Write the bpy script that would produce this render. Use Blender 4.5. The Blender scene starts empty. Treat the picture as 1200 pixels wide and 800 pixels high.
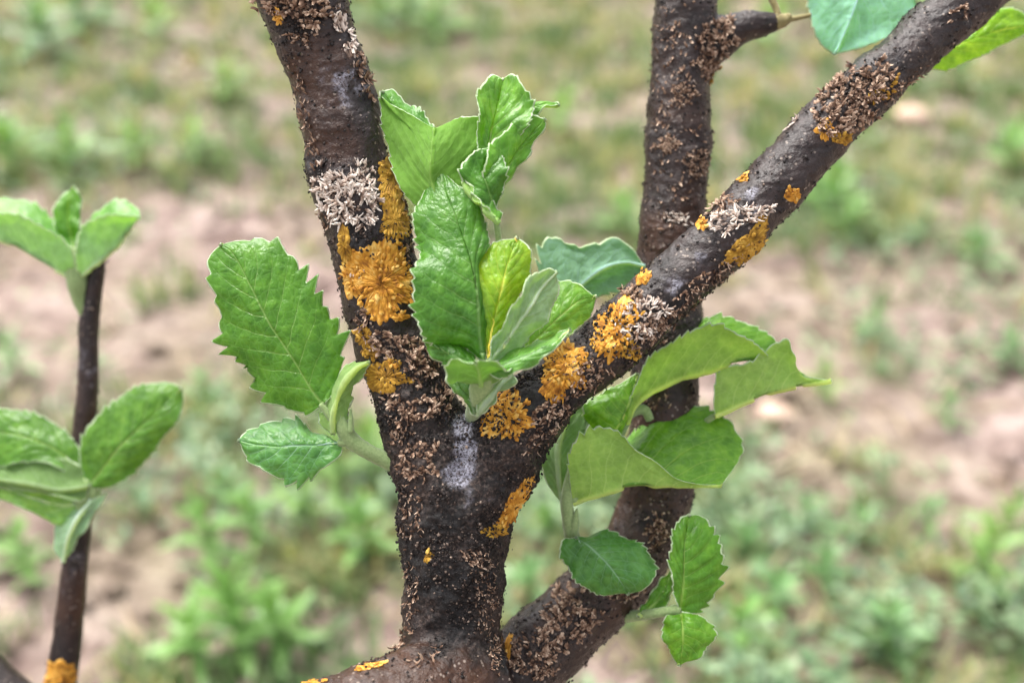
import bpy, math, random
import numpy as np
from mathutils import Vector, Matrix
from mathutils.bvhtree import BVHTree

random.seed(7); rng = np.random.default_rng(11)
C = bpy.context.scene.collection
S = bpy.context.scene

# ------------------------------------------------------------------ camera
PITCH = math.radians(34.0); H = 0.85; FPX = 1150.0; FOCUS = 0.262
cam_d = bpy.data.cameras.new('camera'); cam = bpy.data.objects.new('camera', cam_d); C.objects.link(cam)
cam.location = (0, 0, H); cam.rotation_euler = (math.pi/2 - PITCH, 0, 0)
cam_d.sensor_width = 36; cam_d.lens = 36*FPX/1200
cam_d.clip_start = 0.01; cam_d.clip_end = 6000
cam_d.dof.use_dof = True; cam_d.dof.focus_distance = FOCUS; cam_d.dof.aperture_fstop = 6.0
S.camera = cam
CP = np.array([0, 0, H]); CR = np.array([1., 0, 0])
CU = np.array([0, math.sin(PITCH), math.cos(PITCH)]); CF = np.array([0, math.cos(PITCH), -math.sin(PITCH)])
def P(x, y, d):
    return CP + d*(CF + (x-600)/FPX*CR - (y-400)/FPX*CU)
def ray(x, y):
    v = CF + (x-600)/FPX*CR - (y-400)/FPX*CU
    return v/np.linalg.norm(v)

# ------------------------------------------------------------------ sky and sun (bright overcast)
SUN_EL, SUN_AZ = math.radians(62), math.radians(-35)
w = bpy.data.worlds.new('World'); S.world = w; w.use_nodes = True
nt = w.node_tree; nt.nodes.clear()
sky = nt.nodes.new('ShaderNodeTexSky'); sky.sky_type = 'NISHITA'; sky.sun_disc = False
sky.sun_elevation = SUN_EL; sky.sun_rotation = SUN_AZ; sky.dust_density = 6.0; sky.air_density = 1.0; sky.ozone_density = 1.0
bg = nt.nodes.new('ShaderNodeBackground'); bg.inputs[1].default_value = 0.15
hs = nt.nodes.new('ShaderNodeHueSaturation'); hs.inputs['Saturation'].default_value = 0.25
ow = nt.nodes.new('ShaderNodeOutputWorld')
nt.links.new(sky.outputs[0], hs.inputs['Color']); nt.links.new(hs.outputs[0], bg.inputs[0]); nt.links.new(bg.outputs[0], ow.inputs[0])
sl = bpy.data.lights.new('sun', 'SUN'); sl.energy = 1.5; sl.angle = math.radians(30); sl.color = (1, 0.96, 0.9)
so = bpy.data.objects.new('sun', sl); C.objects.link(so)
sd = Vector((math.sin(SUN_AZ)*math.cos(SUN_EL), math.cos(SUN_AZ)*math.cos(SUN_EL), math.sin(SUN_EL)))
so.rotation_euler = sd.to_track_quat('Z', 'Y').to_euler(); so.location = (0, 0, 4)
S.view_settings.view_transform = 'Standard'; S.view_settings.look = 'None'
S.view_settings.exposure = 1.25; S.view_settings.gamma = 1

# ------------------------------------------------------------------ noise
def _h(i, j, k, s):
    n = (i*374761393 + j*668265263 + k*1274126177 + s*974634777) & 0xffffffff
    n = ((n ^ (n >> 13))*1103515245) & 0xffffffff
    n = ((n ^ (n >> 16))*2246822519) & 0xffffffff
    return ((n ^ (n >> 15)) & 0xffffff)/float(0xffffff)
def vnoise(p, s=0):
    p = np.asarray(p, float); i = np.floor(p).astype(np.int64); f = p-i; f = f*f*(3-2*f)
    r = 0
    for a in (0, 1):
        for b in (0, 1):
            for c in (0, 1):
                wt = (f[:, 0] if a else 1-f[:, 0])*(f[:, 1] if b else 1-f[:, 1])*(f[:, 2] if c else 1-f[:, 2])
                r = r + wt*_h(i[:, 0]+a, i[:, 1]+b, i[:, 2]+c, s)
    return r*2-1
def fbm(p, o=3, s=0):
    r = 0; a = 1.0; t = 0
    for k in range(o):
        r = r + a*vnoise(np.asarray(p)*2**k, s+k*17); t += a; a *= .5
    return r/t
def worley(p, s=0):
    p = np.asarray(p, float); i = np.floor(p).astype(np.int64); best = np.full(len(p), 9.0)
    for a in (-1, 0, 1):
        for b in (-1, 0, 1):
            for c in (-1, 0, 1):
                q = i + np.array([a, b, c])
                d = 0
                for ax in range(3):
                    d = d + (q[:, ax] + _h(q[:, 0], q[:, 1], q[:, 2], s+ax*31) - p[:, ax])**2
                best = np.minimum(best, d)
    return np.sqrt(best)
def sstep(a, b, x):
    t = np.clip((x-a)/(b-a), 0, 1); return t*t*(3-2*t)

# ------------------------------------------------------------------ mesh helpers
def mesh_np(name, V, F, mats, attrs=None, midx=None, smooth=True):
    V = np.asarray(V, np.float32); me = bpy.data.meshes.new(name)
    F = F if isinstance(F, list) else [F]
    F = [np.asarray(f, np.int32) for f in F if len(f)]
    sizes = np.concatenate([np.full(len(f), f.shape[1], np.int32) for f in F]); idx = np.concatenate([f.ravel() for f in F])
    me.vertices.add(len(V)); me.vertices.foreach_set('co', V.ravel())
    me.loops.add(len(idx)); me.loops.foreach_set('vertex_index', idx)
    me.polygons.add(len(sizes))
    st = np.concatenate([[0], np.cumsum(sizes)[:-1]]).astype(np.int32)
    me.polygons.foreach_set('loop_start', st)
    me.polygons.foreach_set('use_smooth', np.full(len(sizes), smooth))
    for m in (mats if isinstance(mats, (list, tuple)) else [mats]): me.materials.append(m)
    if midx is not None: me.polygons.foreach_set('material_index', np.asarray(midx, np.int32))
    for k, v in (attrs or {}).items():
        a = me.attributes.new(k, 'FLOAT', 'POINT'); a.data.foreach_set('value', np.asarray(v, np.float32))
    me.update(calc_edges=True); me.validate()
    return me
def link(name, me, parent=None, kind=None):
    o = bpy.data.objects.new(name, me); C.objects.link(o)
    if parent is not None:
        o.parent = parent
        if parent.parent is None: o.matrix_parent_inverse = Matrix.Translation(parent.location).inverted()
    if kind: o['kind'] = kind
    return o
def tag(o, label, cat, group=None):
    o['label'] = label; o['category'] = cat
    if group: o['group'] = group
    return o
def spline(pts, n):
    p = np.asarray(pts, float)
    if len(p) == 2: return p[0] + (p[1]-p[0])*np.linspace(0, 1, n)[:, None]
    dd = np.maximum(np.linalg.norm(np.diff(p[:, :3], axis=0), axis=1), 1e-9)**.5
    t = np.concatenate([[0], np.cumsum(dd)])
    m = np.zeros_like(p)
    for i in range(len(p)):
        if i == 0: m[i] = (p[1]-p[0])/(t[1]-t[0])
        elif i == len(p)-1: m[i] = (p[-1]-p[-2])/(t[-1]-t[-2])
        else:
            a = (p[i]-p[i-1])/(t[i]-t[i-1]); b = (p[i+1]-p[i])/(t[i+1]-t[i]); wa = t[i+1]-t[i]; wb = t[i]-t[i-1]
            m[i] = (a*wa+b*wb)/(wa+wb)
    dense = []; u = np.linspace(0, 1, 24, endpoint=False)[:, None]
    for i in range(len(p)-1):
        h = t[i+1]-t[i]
        dense.append((2*u**3-3*u**2+1)*p[i]+(u**3-2*u**2+u)*h*m[i]+(-2*u**3+3*u**2)*p[i+1]+(u**3-u**2)*h*m[i+1])
    dense = np.concatenate(dense+[p[-1:]])
    L = np.concatenate([[0], np.cumsum(np.linalg.norm(np.diff(dense[:, :3], axis=0), axis=1))])
    s = np.linspace(0, L[-1], n)
    return np.stack([np.interp(s, L, dense[:, k]) for k in range(p.shape[1])], 1)
def tube(pr, sides=24, n=None, cap=True):
    """pr: rows x,y,z,r in metres -> verts, quads, tris"""
    q = spline(pr, n or max(6, len(pr)*5)); c = q[:, :3]; r = np.maximum(q[:, 3], 1e-5)
    T = np.gradient(c, axis=0); T /= np.linalg.norm(T, axis=1)[:, None]
    a = np.cross(T[0], [0.3, 0.9, 0.2]); a /= np.linalg.norm(a); ang = np.linspace(0, 2*math.pi, sides, endpoint=False)
    V = []
    for i in range(len(c)):
        a = a - T[i]*np.dot(a, T[i]); a /= np.linalg.norm(a); b = np.cross(T[i], a)
        V.append(c[i] + r[i]*(np.cos(ang)[:, None]*a + np.sin(ang)[:, None]*b))
    V = np.concatenate(V); n = len(c)
    i, j = np.meshgrid(np.arange(n-1), np.arange(sides), indexing='ij'); j2 = (j+1) % sides
    Q = np.stack([i*sides+j, i*sides+j2, (i+1)*sides+j2, (i+1)*sides+j], -1).reshape(-1, 4)
    k = np.arange(sides); k2 = (k+1) % sides; nv = len(V)
    V = np.vstack([V, c[0]-T[0]*r[0]*.3, c[-1]+T[-1]*r[-1]*.3])
    T3 = np.concatenate([np.stack([k2, k, np.full(sides, nv)], 1), np.stack([(n-1)*sides+k, (n-1)*sides+k2, np.full(sides, nv+1)], 1)])
    return V, Q, T3
def px(rows):
    """rows (x px, y px, r px, depth m) -> metres"""
    return np.array([list(P(x, y, d)) + [r*d/FPX] for x, y, r, d in rows])

# ------------------------------------------------------------------ material helpers
class N:
    def __init__(s, name):
        s.m = bpy.data.materials.new(name); s.m.use_nodes = True; s.t = s.m.node_tree; s.t.nodes.clear()
        s.out = s.t.nodes.new('ShaderNodeOutputMaterial'); s.b = s.t.nodes.new('ShaderNodeBsdfPrincipled')
        s.t.links.new(s.b.outputs[0], s.out.inputs[0])
    def new(s, ty, **k):
        n = s.t.nodes.new(ty)
        for a, v in k.items(): setattr(n, a, v)
        return n
    def set(s, sock, v):
        if hasattr(v, 'links') or hasattr(v, 'is_output'): s.t.links.new(v, sock)
        else: sock.default_value = v
    def attr(s, name): return s.new('ShaderNodeAttribute', attribute_name=name).outputs['Fac']
    def noise(s, scale, detail=3, rough=.55, vec=None):
        n = s.new('ShaderNodeTexNoise'); n.inputs['Scale'].default_value = scale; n.inputs['Detail'].default_value = detail; n.inputs['Roughness'].default_value = rough
        s.t.links.new(vec if vec is not None else s.pos(), n.inputs['Vector']); return n.outputs['Fac']
    def pos(s): return s.new('ShaderNodeNewGeometry').outputs['Position']
    def vor(s, scale, vec=None, feature='F1'):
        n = s.new('ShaderNodeTexVoronoi', feature=feature); n.inputs['Scale'].default_value = scale
        s.t.links.new(vec if vec is not None else s.pos(), n.inputs['Vector']); return n.outputs['Distance']
    def ramp(s, f, stops):
        n = s.new('ShaderNodeValToRGB'); s.t.links.new(f, n.inputs[0]); e = n.color_ramp.elements
        while len(e) < len(stops): e.new(.5)
        for el, (p, c) in zip(e, stops): el.position = p; el.color = (*c, 1) if len(c) == 3 else c
        return n.outputs[0]
    def mix(s, f, a, b, mode='MIX'):
        n = s.new('ShaderNodeMix', data_type='RGBA', blend_type=mode); n.clamp_factor = True
        s.set(n.inputs[0], f)
        for k, v in ((6, a), (7, b)): s.set(n.inputs[k], (*v, 1) if isinstance(v, tuple) and len(v) == 3 else v)
        return n.outputs[2]
    def math(s, op, a, b=None, clamp=False):
        n = s.new('ShaderNodeMath', operation=op); n.use_clamp = clamp; s.set(n.inputs[0], a)
        if b is not None: s.set(n.inputs[1], b)
        return n.outputs[0]
    def bump(s, h, strength=.5, dist=.001, prev=None):
        n = s.new('ShaderNodeBump'); n.inputs['Strength'].default_value = strength; n.inputs['Distance'].default_value = dist
        s.t.links.new(h, n.inputs['Height'])
        if prev is not None: s.t.links.new(prev, n.inputs['Normal'])
        return n.outputs[0]
    def col(s, c): s.set(s.b.inputs['Base Color'], (*c, 1) if isinstance(c, tuple) and len(c) == 3 else c)
    def rough(s, r): s.set(s.b.inputs['Roughness'], r)
    def nrm(s, n): s.t.links.new(n, s.b.inputs['Normal'])

def m_bark(name, tw=1.0):
    n = N(name); crust, brown, bloom = n.attr('crust'), n.attr('brown'), n.attr('bloom')
    f = n.math('ADD', n.math('MULTIPLY', n.noise(160, 5, .6), .6), n.math('MULTIPLY', n.noise(800, 4, .7), .4))
    base = n.ramp(f, [(.3, (.005, .003, .003)), (.46, (.016, .0085, .0075)), (.64, (.034, .0185, .016)), (.8, (.075, .050, .043))])
    red = n.ramp(f, [(.3, (.018, .007, .004)), (.52, (.046, .0175, .008)), (.75, (.085, .040, .022))])
    base = n.mix(brown, base, red)
    blk = n.mix(n.ramp(n.noise(55, 3, .6), [(.42, (0, 0, 0)), (.6, (1, 1, 1))]), n.ramp(n.noise(1100, 4, .7), [(.4, (.003, .0022, .0022)), (.6, (.010, .008, .008)), (.74, (.055, .044, .042))]), n.ramp(n.noise(1100, 4, .7), [(.35, (.006, .004, .0035)), (.52, (.027, .016, .013)), (.68, (.12, .082, .066))]))
    base = n.mix(crust, base, blk)
    # lenticels and fine pale specks
    sp = n.ramp(n.vor(520), [(.0, (1, 1, 1)), (.16, (1, 1, 1)), (.24, (0, 0, 0))])
    spn = n.math('MULTIPLY', sp, n.ramp(n.noise(130, 2), [(.42, (0, 0, 0)), (.58, (1, 1, 1))]))
    base = n.mix(n.math('MULTIPLY', spn, n.math('SUBTRACT', .7, n.math('MULTIPLY', crust, .5))), base, (.30, .24, .20))
    blo = n.math('MULTIPLY', bloom, n.ramp(n.noise(1500, 4, .75), [(.40, (0, 0, 0)), (.60, (1, 1, 1))]))
    base = n.mix(blo, base, (.38, .37, .44))  # pale stain, with bluish sheen painted into the colour
    n.col(base)
    n.b.inputs['Specular IOR Level'].default_value = .45; n.rough(n.math('ADD', n.math('ADD', .20, n.math('MULTIPLY', n.noise(600, 3), .3)), n.math('MULTIPLY', crust, .3)))
    b = n.bump(n.noise(700, 4, .65), .7, .0007)
    b = n.bump(n.noise(2400, 3, .7), .5, .00025, b)
    n.nrm(b); return n.m
BARK = m_bark('bark')

def m_ramp(name, stops, rough=.75, bump=None, spec=.3, extra=None):
    n = N(name); v = n.attr('v')
    v2 = n.math('ADD', v, n.math('MULTIPLY', n.math('SUBTRACT', n.noise(1400, 3), .5), .5), True)
    n.col(n.ramp(v2, stops)); n.rough(rough); n.b.inputs['Specular IOR Level'].default_value = spec
    n.nrm(n.bump(n.noise(3000, 3), .4, .0002)); return n.m
ORANGE = m_ramp('orange_lichen', [(0, (.10, .035, .008)), (.3, (.38, .155, .018)), (.6, (.62, .29, .032)), (1, (.80, .52, .15))])
OCHRE = m_ramp('ochre_lichen', [(0, (.09, .045, .012)), (.4, (.33, .17, .02)), (.7, (.52, .29, .035)), (1, (.68, .44, .10))])
TAN = m_ramp('pale_tan_lichen', [(0, (.03, .018, .013)), (.35, (.24, .16, .12)), (.6, (.60, .48, .40)), (1, (.84, .76, .68))])
BROWN = m_ramp('brown_lichen', [(0, (.018, .009, .006)), (.35, (.10, .052, .032)), (.65, (.29, .18, .12)), (1, (.58, .43, .32))])
CRUMB = m_ramp('bark_crumb', [(0, (.008, .006, .006)), (.5, (.02, .015, .014)), (.72, (.07, .045, .035)), (1, (.32, .24, .19))], .6)

def m_leaf(name, under):
    n = N(name); lu, lv, tn, vn, ln_ = n.attr('lu'), n.attr('lv'), n.attr('tn'), n.attr('vn'), n.attr('nveins')
    M_ = n.math; at = M_('ABSOLUTE', tn)
    oc = n.new('ShaderNodeObjectInfo').outputs['Color']
    cv = n.new('ShaderNodeCombineXYZ'); n.set(cv.inputs[0], lu); n.set(cv.inputs[1], lv); cv = cv.outputs[0]
    wob = M_('MULTIPLY', M_('SUBTRACT', n.noise(150, 2, .5, cv), .5), .05)
    s_ = M_('ADD', M_('ADD', vn, wob), M_('SUBTRACT', M_('MULTIPLY', M_('MULTIPLY', at, at), .09), M_('MULTIPLY', M_('POWER', at, 1.1), .36)))
    php = M_('ADD', M_('MULTIPLY', s_, ln_), M_('MULTIPLY', M_('LESS_THAN', tn, 0.0), .28))
    fr = M_('ABSOLUTE', M_('SUBTRACT', M_('FRACT', M_('ADD', php, .5)), .5))
    sv = M_('SUBTRACT', 1.0, M_('DIVIDE', fr, M_('ADD', .022, M_('MULTIPLY', M_('SUBTRACT', 1.0, at), .045))), True)
    sv = M_('MULTIPLY', M_('MULTIPLY', sv, M_('GREATER_THAN', s_, .01)), M_('SUBTRACT', 1.15, at, True))
    mv = M_('SUBTRACT', 1.0, M_('DIVIDE', M_('ABSOLUTE', lu), M_('MULTIPLY', M_('SUBTRACT', 1.2, vn), .00062)), True)
    vein = M_('MAXIMUM', M_('MULTIPLY', sv, .75), M_('MULTIPLY', mv, 1.3), True)
    f = n.noise(260, 3, .6)
    cell = n.vor(1150, cv, 'DISTANCE_TO_EDGE')
    net = n.ramp(cell, [(0, (1, 1, 1)), (.09, (0, 0, 0))])
    cell2 = n.vor(430, cv, 'DISTANCE_TO_EDGE')
    net2 = n.ramp(cell2, [(0, (1, 1, 1)), (.07, (0, 0, 0))])
    if not under:
        c = n.ramp(f, [(.3, (.070, .205, .018)), (.55, (.118, .295, .026)), (.75, (.185, .385, .048))])
        c = n.mix(n.math('MULTIPLY', net, .16), c, (.12, .28, .06))
        c = n.mix(n.math('MULTIPLY', net2, .38), c, (.20, .40, .10))
        c = n.mix(n.math('MULTIPLY', vein, .8), c, (.33, .50, .17))
    else:
        c = n.ramp(f, [(.3, (.29, .46, .13)), (.55, (.36, .54, .17)), (.75, (.44, .61, .23))])
        c = n.mix(n.math('MULTIPLY', net, .25), c, (.33, .48, .22))
        c = n.mix(n.math('MULTIPLY', net2, .35), c, (.46, .62, .30))
        c = n.mix(n.math('MULTIPLY', vein, .75), c, (.56, .70, .40))
    c = n.mix(1.0, c, oc, 'MULTIPLY'); n.col(c)
    n.rough(.30 if not under else .8); n.b.inputs['Specular IOR Level'].default_value = .5 if not under else .2
    if under:
        n.b.inputs['Sheen Weight'].default_value = .2; n.b.inputs['Sheen Roughness'].default_value = .5
    h = n.math('MULTIPLY', n.ramp(cell, [(0, (0, 0, 0)), (.3, (1, 1, 1))]), 1.0)
    h2 = n.ramp(cell2, [(0, (0, 0, 0)), (.35, (1, 1, 1))])
    n.nrm(n.bump(h, .3, .00015, n.bump(h2, .45, .0003, n.bump(vein, .5, -.0004 if not under else .0004))))
    tr = n.new('ShaderNodeBsdfTranslucent'); n.set(tr.inputs[0], n.mix(1.0, c, (1.7, 1.45, .5), 'MULTIPLY'))
    ms = n.new('ShaderNodeMixShader'); ms.inputs[0].default_value = .42 if not under else .55
    n.t.links.new(n.b.outputs[0], ms.inputs[1]); n.t.links.new(tr.outputs[0], ms.inputs[2]); n.t.links.new(ms.outputs[0], n.out.inputs[0])
    return n.m
LTOP, LUND = m_leaf('leaf_upper_face', False), m_leaf('leaf_felted_underside', True)
def m_plain(name, c1, c2, rough=.8, sheen=0, scale=400, trans=0, bump=.3, bd=.0004):
    n = N(name); c = n.ramp(n.noise(scale, 3), [(.3, c1), (.7, c2)])
    n.col(c); n.rough(rough); n.b.inputs['Sheen Weight'].default_value = sheen
    n.nrm(n.bump(n.noise(scale*4, 3), bump, bd))
    if trans:
        tr = n.new('ShaderNodeBsdfTranslucent'); n.set(tr.inputs[0], c)
        ms = n.new('ShaderNodeMixShader'); ms.inputs[0].default_value = trans
        n.t.links.new(n.b.outputs[0], ms.inputs[1]); n.t.links.new(tr.outputs[0], ms.inputs[2]); n.t.links.new(ms.outputs[0], n.out.inputs[0])
    return n.m
LRIM = m_plain('leaf_woolly_margin', (.42, .58, .28), (.72, .82, .58), .9, .3, 500, .3)
STEM = m_plain('woolly_green_stem', (.20, .29, .10), (.30, .40, .17), .9, .3, 1500)
PETI = m_plain('brown_green_petiole', (.20, .16, .05), (.33, .28, .12), .7, .2, 500)

# ------------------------------------------------------------------ ground
def gh(x, y):
    p = np.stack([np.atleast_1d(x), np.atleast_1d(y), np.zeros_like(np.atleast_1d(x))], 1).astype(float)
    return .012*fbm(p*3.1, 2, 3) + .006*fbm(p*17, 3, 5)
def axis(lo, hi, step, far, g=1.18):
    a = list(np.arange(lo, hi+step/2, step)); s = step; x = a[-1]; y = a[0]
    up, dn = [], []
    while x < far: s *= g; x += s; up.append(x)
    s = step
    while y > -far: s *= g; y -= s; dn.append(y)
    return np.array(dn[::-1]+a+up)
xs, ys = axis(-2.6, 2.6, .014, 3000), axis(-.4, 4.6, .014, 3000)
X, Y = np.meshgrid(xs, ys, indexing='ij'); xr, yr = X.ravel(), Y.ravel()
near = np.exp(-((np.abs(xr)/8)**4 + (np.abs(yr)/10)**4))
Z = gh(xr, yr)*near
i, j = np.meshgrid(np.arange(len(xs)-1), np.arange(len(ys)-1), indexing='ij'); ny = len(ys)
Q = np.stack([i*ny+j, (i+1)*ny+j, (i+1)*ny+j+1, i*ny+j+1], -1).reshape(-1, 4)
n = N('dry_soil')
f1, f2, f3 = n.noise(3.2, 4, .6), n.noise(26, 5, .65), n.noise(120, 3)
c = n.ramp(n.math('ADD', n.math('MULTIPLY', f2, .55), n.math('MULTIPLY', n.noise(9, 3, .6), .45)), [(.37, (.07, .046, .04)), (.45, (.20, .142, .125)), (.53, (.335, .255, .225)), (.63, (.48, .385, .35))])  # darkest stops paint shadowed gaps into the soil's own mottling
c = n.mix(n.ramp(f1, [(.42, (0, 0, 0)), (.66, (.7, .7, .7))]), c, n.ramp(f2, [(.3, (.10, .09, .05)), (.65, (.27, .235, .15))]))
c = n.mix(n.ramp(f3, [(.35, (.35, .35, .35)), (.5, (0, 0, 0))]), c, (.12, .085, .065))
n.col(c); n.rough(.95); n.b.inputs['Specular IOR Level'].default_value = .15
n.nrm(n.bump(f3, .7, .006, n.bump(f2, .8, .02)))
g = link('ground', mesh_np('ground', np.stack([xr, yr, Z], 1), Q, n.m), None, 'structure')
g['label'] = 'dry pale tan soil with clods beneath the tree'

def gpix(x, y):
    d = ray(x, y); t = -H/d[2]; q = CP + d*t
    return q[0], q[1]
# patchy cover density, in metres on the ground: blobs (photo pixel turned to ground point, radius m, weight)
def blobs(lst): return [(*gpix(x, y), r, wt) for x, y, r, wt in lst]
BARE = blobs([(150, 340, .30, 1), (30, 330, .25, 1), (250, 350, .25, .9), (340, 330, .2, .8), (1000, 440, .22, 1), (1120, 400, .3, 1), (1160, 480, .25, 1.1), (1060, 540, .16, 1), (930, 350, .2, .7), (120, 640, .10, 1), (170, 720, .08, .9), (30, 600, .08, .8), (1190, 560, .12, .9), (270, 60, .4, .5), (300, 200, .3, .6), (700, 230, .2, .4), (640, 760, .07, .8), (740, 780, .06, .7), (60, 700, .1, .7)])
def bare(x, y):
    r = 0
    for bx, by, rr, wt in BARE: r = r + wt*np.exp(-((x-bx)**2+(y-by)**2)/rr**2)
    return np.clip(r, 0, 1)

# blades: generic strip leaf generator, many at once
def strips(base, dirn, length, width, lift, droop, ns=4, fold=.25, prof=None):
    """base (n,3), dirn (n) azimuth -> verts, quads ; 3 verts across"""
    m = len(base); s = np.linspace(0, 1, ns+1)[None, :, None]
    prof = prof or (lambda s: np.sin(np.pi*np.clip(s*.86+.14, 0, 1))**.8)
    h = np.stack([np.cos(dirn), np.sin(dirn), np.zeros(m)], 1)[:, None, :]; side = np.stack([-np.sin(dirn), np.cos(dirn), np.zeros(m)], 1)[:, None, :]
    L = length[:, None, None]; li = lift[:, None, None]; dr = droop[:, None, None]
    cx = L*s*np.cos(li) ; cz = L*(s*np.sin(li) - dr*s*s)
    c = base[:, None, :] + h*cx + np.array([0, 0, 1.])*cz
    wd = width[:, None, None]*prof(s)*.5
    V = np.stack([c - side*wd + np.array([0, 0, 1.])*wd*fold, c, c + side*wd + np.array([0, 0, 1.])*wd*fold], 2).reshape(-1, 3)
    k = np.arange(m)[:, None, None]*(ns+1)*3; a = np.arange(ns)[None, :, None]*3; b = np.arange(2)[None, None, :]
    o = k+a+b
    Fq = np.stack([o, o+1, o+4, o+3], -1).reshape(-1, 4)
    return V, Fq, (ns+1)*3
def m_foliage(name, stops, trans=.35, rough=.55):
    n = N(name); c = n.ramp(n.attr('v'), stops); c = n.mix(1.0, c, n.new('ShaderNodeObjectInfo').outputs['Color'], 'MULTIPLY'); n.col(c); n.rough(rough)
    tr = n.new('ShaderNodeBsdfTranslucent'); n.set(tr.inputs[0], n.mix(1.0, c, (1.4, 1.3, .7), 'MULTIPLY')); ms = n.new('ShaderNodeMixShader'); ms.inputs[0].default_value = trans
    n.t.links.new(n.b.outputs[0], ms.inputs[1]); n.t.links.new(tr.outputs[0], ms.inputs[2]); n.t.links.new(ms.outputs[0], n.out.inputs[0]); return n.m
GRASS = m_foliage('grass_blade', [(0, (.08, .16, .055)), (.4, (.17, .27, .105)), (.7, (.27, .33, .15)), (1, (.46, .42, .24))])
STRAW = m_foliage('dry_straw', [(0, (.28, .20, .12)), (.5, (.48, .38, .24)), (1, (.64, .54, .38))], .1, .8)
WEED = m_foliage('weed_leaf', [(0, (.10, .22, .065)), (.5, (.19, .34, .115)), (1, (.33, .48, .21))], .35, .38)
COVER = m_foliage('ground_cover_leaf', [(0, (.07, .14, .065)), (.5, (.17, .28, .14)), (1, (.38, .50, .30))], .35, .4)

def rand_ground(n, x0, x1, y0, y1, power=1.0):
    """random ground points (uniform in metres over the trapezoid the pixel window covers, biased near)"""
    out = []
    while sum(len(o) for o in out) < n:
        x = rng.uniform(x0, x1, n); y = y0+(y1-y0)*rng.uniform(0, 1, n)**power
        out.append(np.stack([x, y], 1))
    return np.concatenate(out)[:n]
def grass_patch(npt, y_rng, x_half, keep, blades, ln, wd, name, mat, label, cat, vlo=0, vhi=1, liftr=(.5, 1.45)):
    y = rng.uniform(*y_rng, npt); x = rng.uniform(-1, 1, npt)*(x_half[0] + (y-y_rng[0])*x_half[1])
    k = rng.uniform(0, 1, npt) < keep(x, y); x, y = x[k], y[k]
    x = np.repeat(x, blades) + rng.normal(0, .012, len(x)*blades); y = np.repeat(y, blades) + rng.normal(0, .012, len(y)*blades)
    m = len(x); b = np.stack([x, y, gh(x, y)-.002], 1)
    V, Fq, per = strips(b, rng.uniform(0, 6.283, m), rng.uniform(*ln, m), rng.uniform(*wd, m), rng.uniform(*liftr, m), rng.uniform(.05, .45, m), 3, .3)
    v = np.repeat(np.clip(rng.uniform(vlo, vhi, m) + .9*fbm(np.stack([x*14, y*14, x*0], 1), 2, 8), 0, 1), per)
    o = link(name, mesh_np(name, V, Fq, mat, {'v': v}), None, 'stuff'); o['label'] = label; o['category'] = cat
    return o
def patchy(x, y, s, fq): return fbm(np.stack([x*fq, y*fq, x*0], 1), 2, s)
y_t = gpix(600, 300)[1]
grass_patch(13000, (.45, 5.4), (.75, .62), lambda x, y: np.clip((.40 + .7*patchy(x, y, 21, 3.2) + 1.6*patchy(x, y, 22, 16) + .62*sstep(1.3, 1.75, y))*(1-.93*bare(x, y)), .02, 1), 12, (.03, .085), (.003, .006), 'grass', GRASS, 'short patchy green grass growing over the soil', 'grass')
st = grass_patch(5200, (.45, 5.0), (.75, .62), lambda x, y: np.clip(.4 + 1.2*patchy(x, y, 33, 9.0), .05, 1), 3, (.04, .12), (.002, .004), 'straw_litter', STRAW, 'dry pale straw strewn over the soil', 'straw', liftr=(0, .25))
# low small-leaved cover (lower right and between the weeds)
COV = blobs([(880, 640, .12, 1), (980, 700, .16, 1), (880, 760, .15, 1), (1080, 760, .15, 1), (1150, 660, .10, 1), (960, 590, .1, .7), (620, 600, .08, .9), (640, 680, .08, .8), (240, 560, .1, .7), (440, 600, .12, 1), (330, 600, .1, .8), (20, 450, .12, .6), (240, 470, .12, .6), (960, 250, .2, .8), (1120, 300, .2, .7), (1100, 470, .05, .9), (60, 80, .5, .7), (480, 30, .3, .8), (20, 220, .25, .8), (150, 200, .2, .6), (900, 110, .3, .5), (1050, 210, .3, .6), (1180, 420, .1, .8), (1020, 400, .08, .7)])
def cov(x, y):
    r = 0
    for bx, by, rr, wt in COV: r = r + wt*np.exp(-((x-bx)**2+(y-by)**2)/rr**2)
    return np.clip(r, 0, 1)
npt = 60000
y = .5+4.2*rng.uniform(0, 1, npt)**1.5; x = rng.uniform(-1, 1, npt)*(.55+.55*y)
k = rng.uniform(0, 1, npt) < cov(x, y)*np.clip(.42+1.5*patchy(x, y, 44, 13), 0, 1); x, y = x[k], y[k]; m = len(x)
hgt = rng.uniform(.004, .06, m)*(.4+.6*cov(x, y))
V, Fq, per = strips(np.stack([x, y, gh(x, y)+hgt], 1), rng.uniform(0, 6.283, m), rng.uniform(.010, .028, m), rng.uniform(.006, .012, m), rng.uniform(-.2, .9, m), rng.uniform(0, .4, m), 3, .35)
o = link('ground_cover', mesh_np('ground_cover', V, Fq, COVER, {'v': np.repeat(rng.uniform(0, 1, m), per)}), None, 'stuff')
o['label'] = 'low small-leaved green ground cover between the weeds'; o['category'] = 'ground cover'

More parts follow.
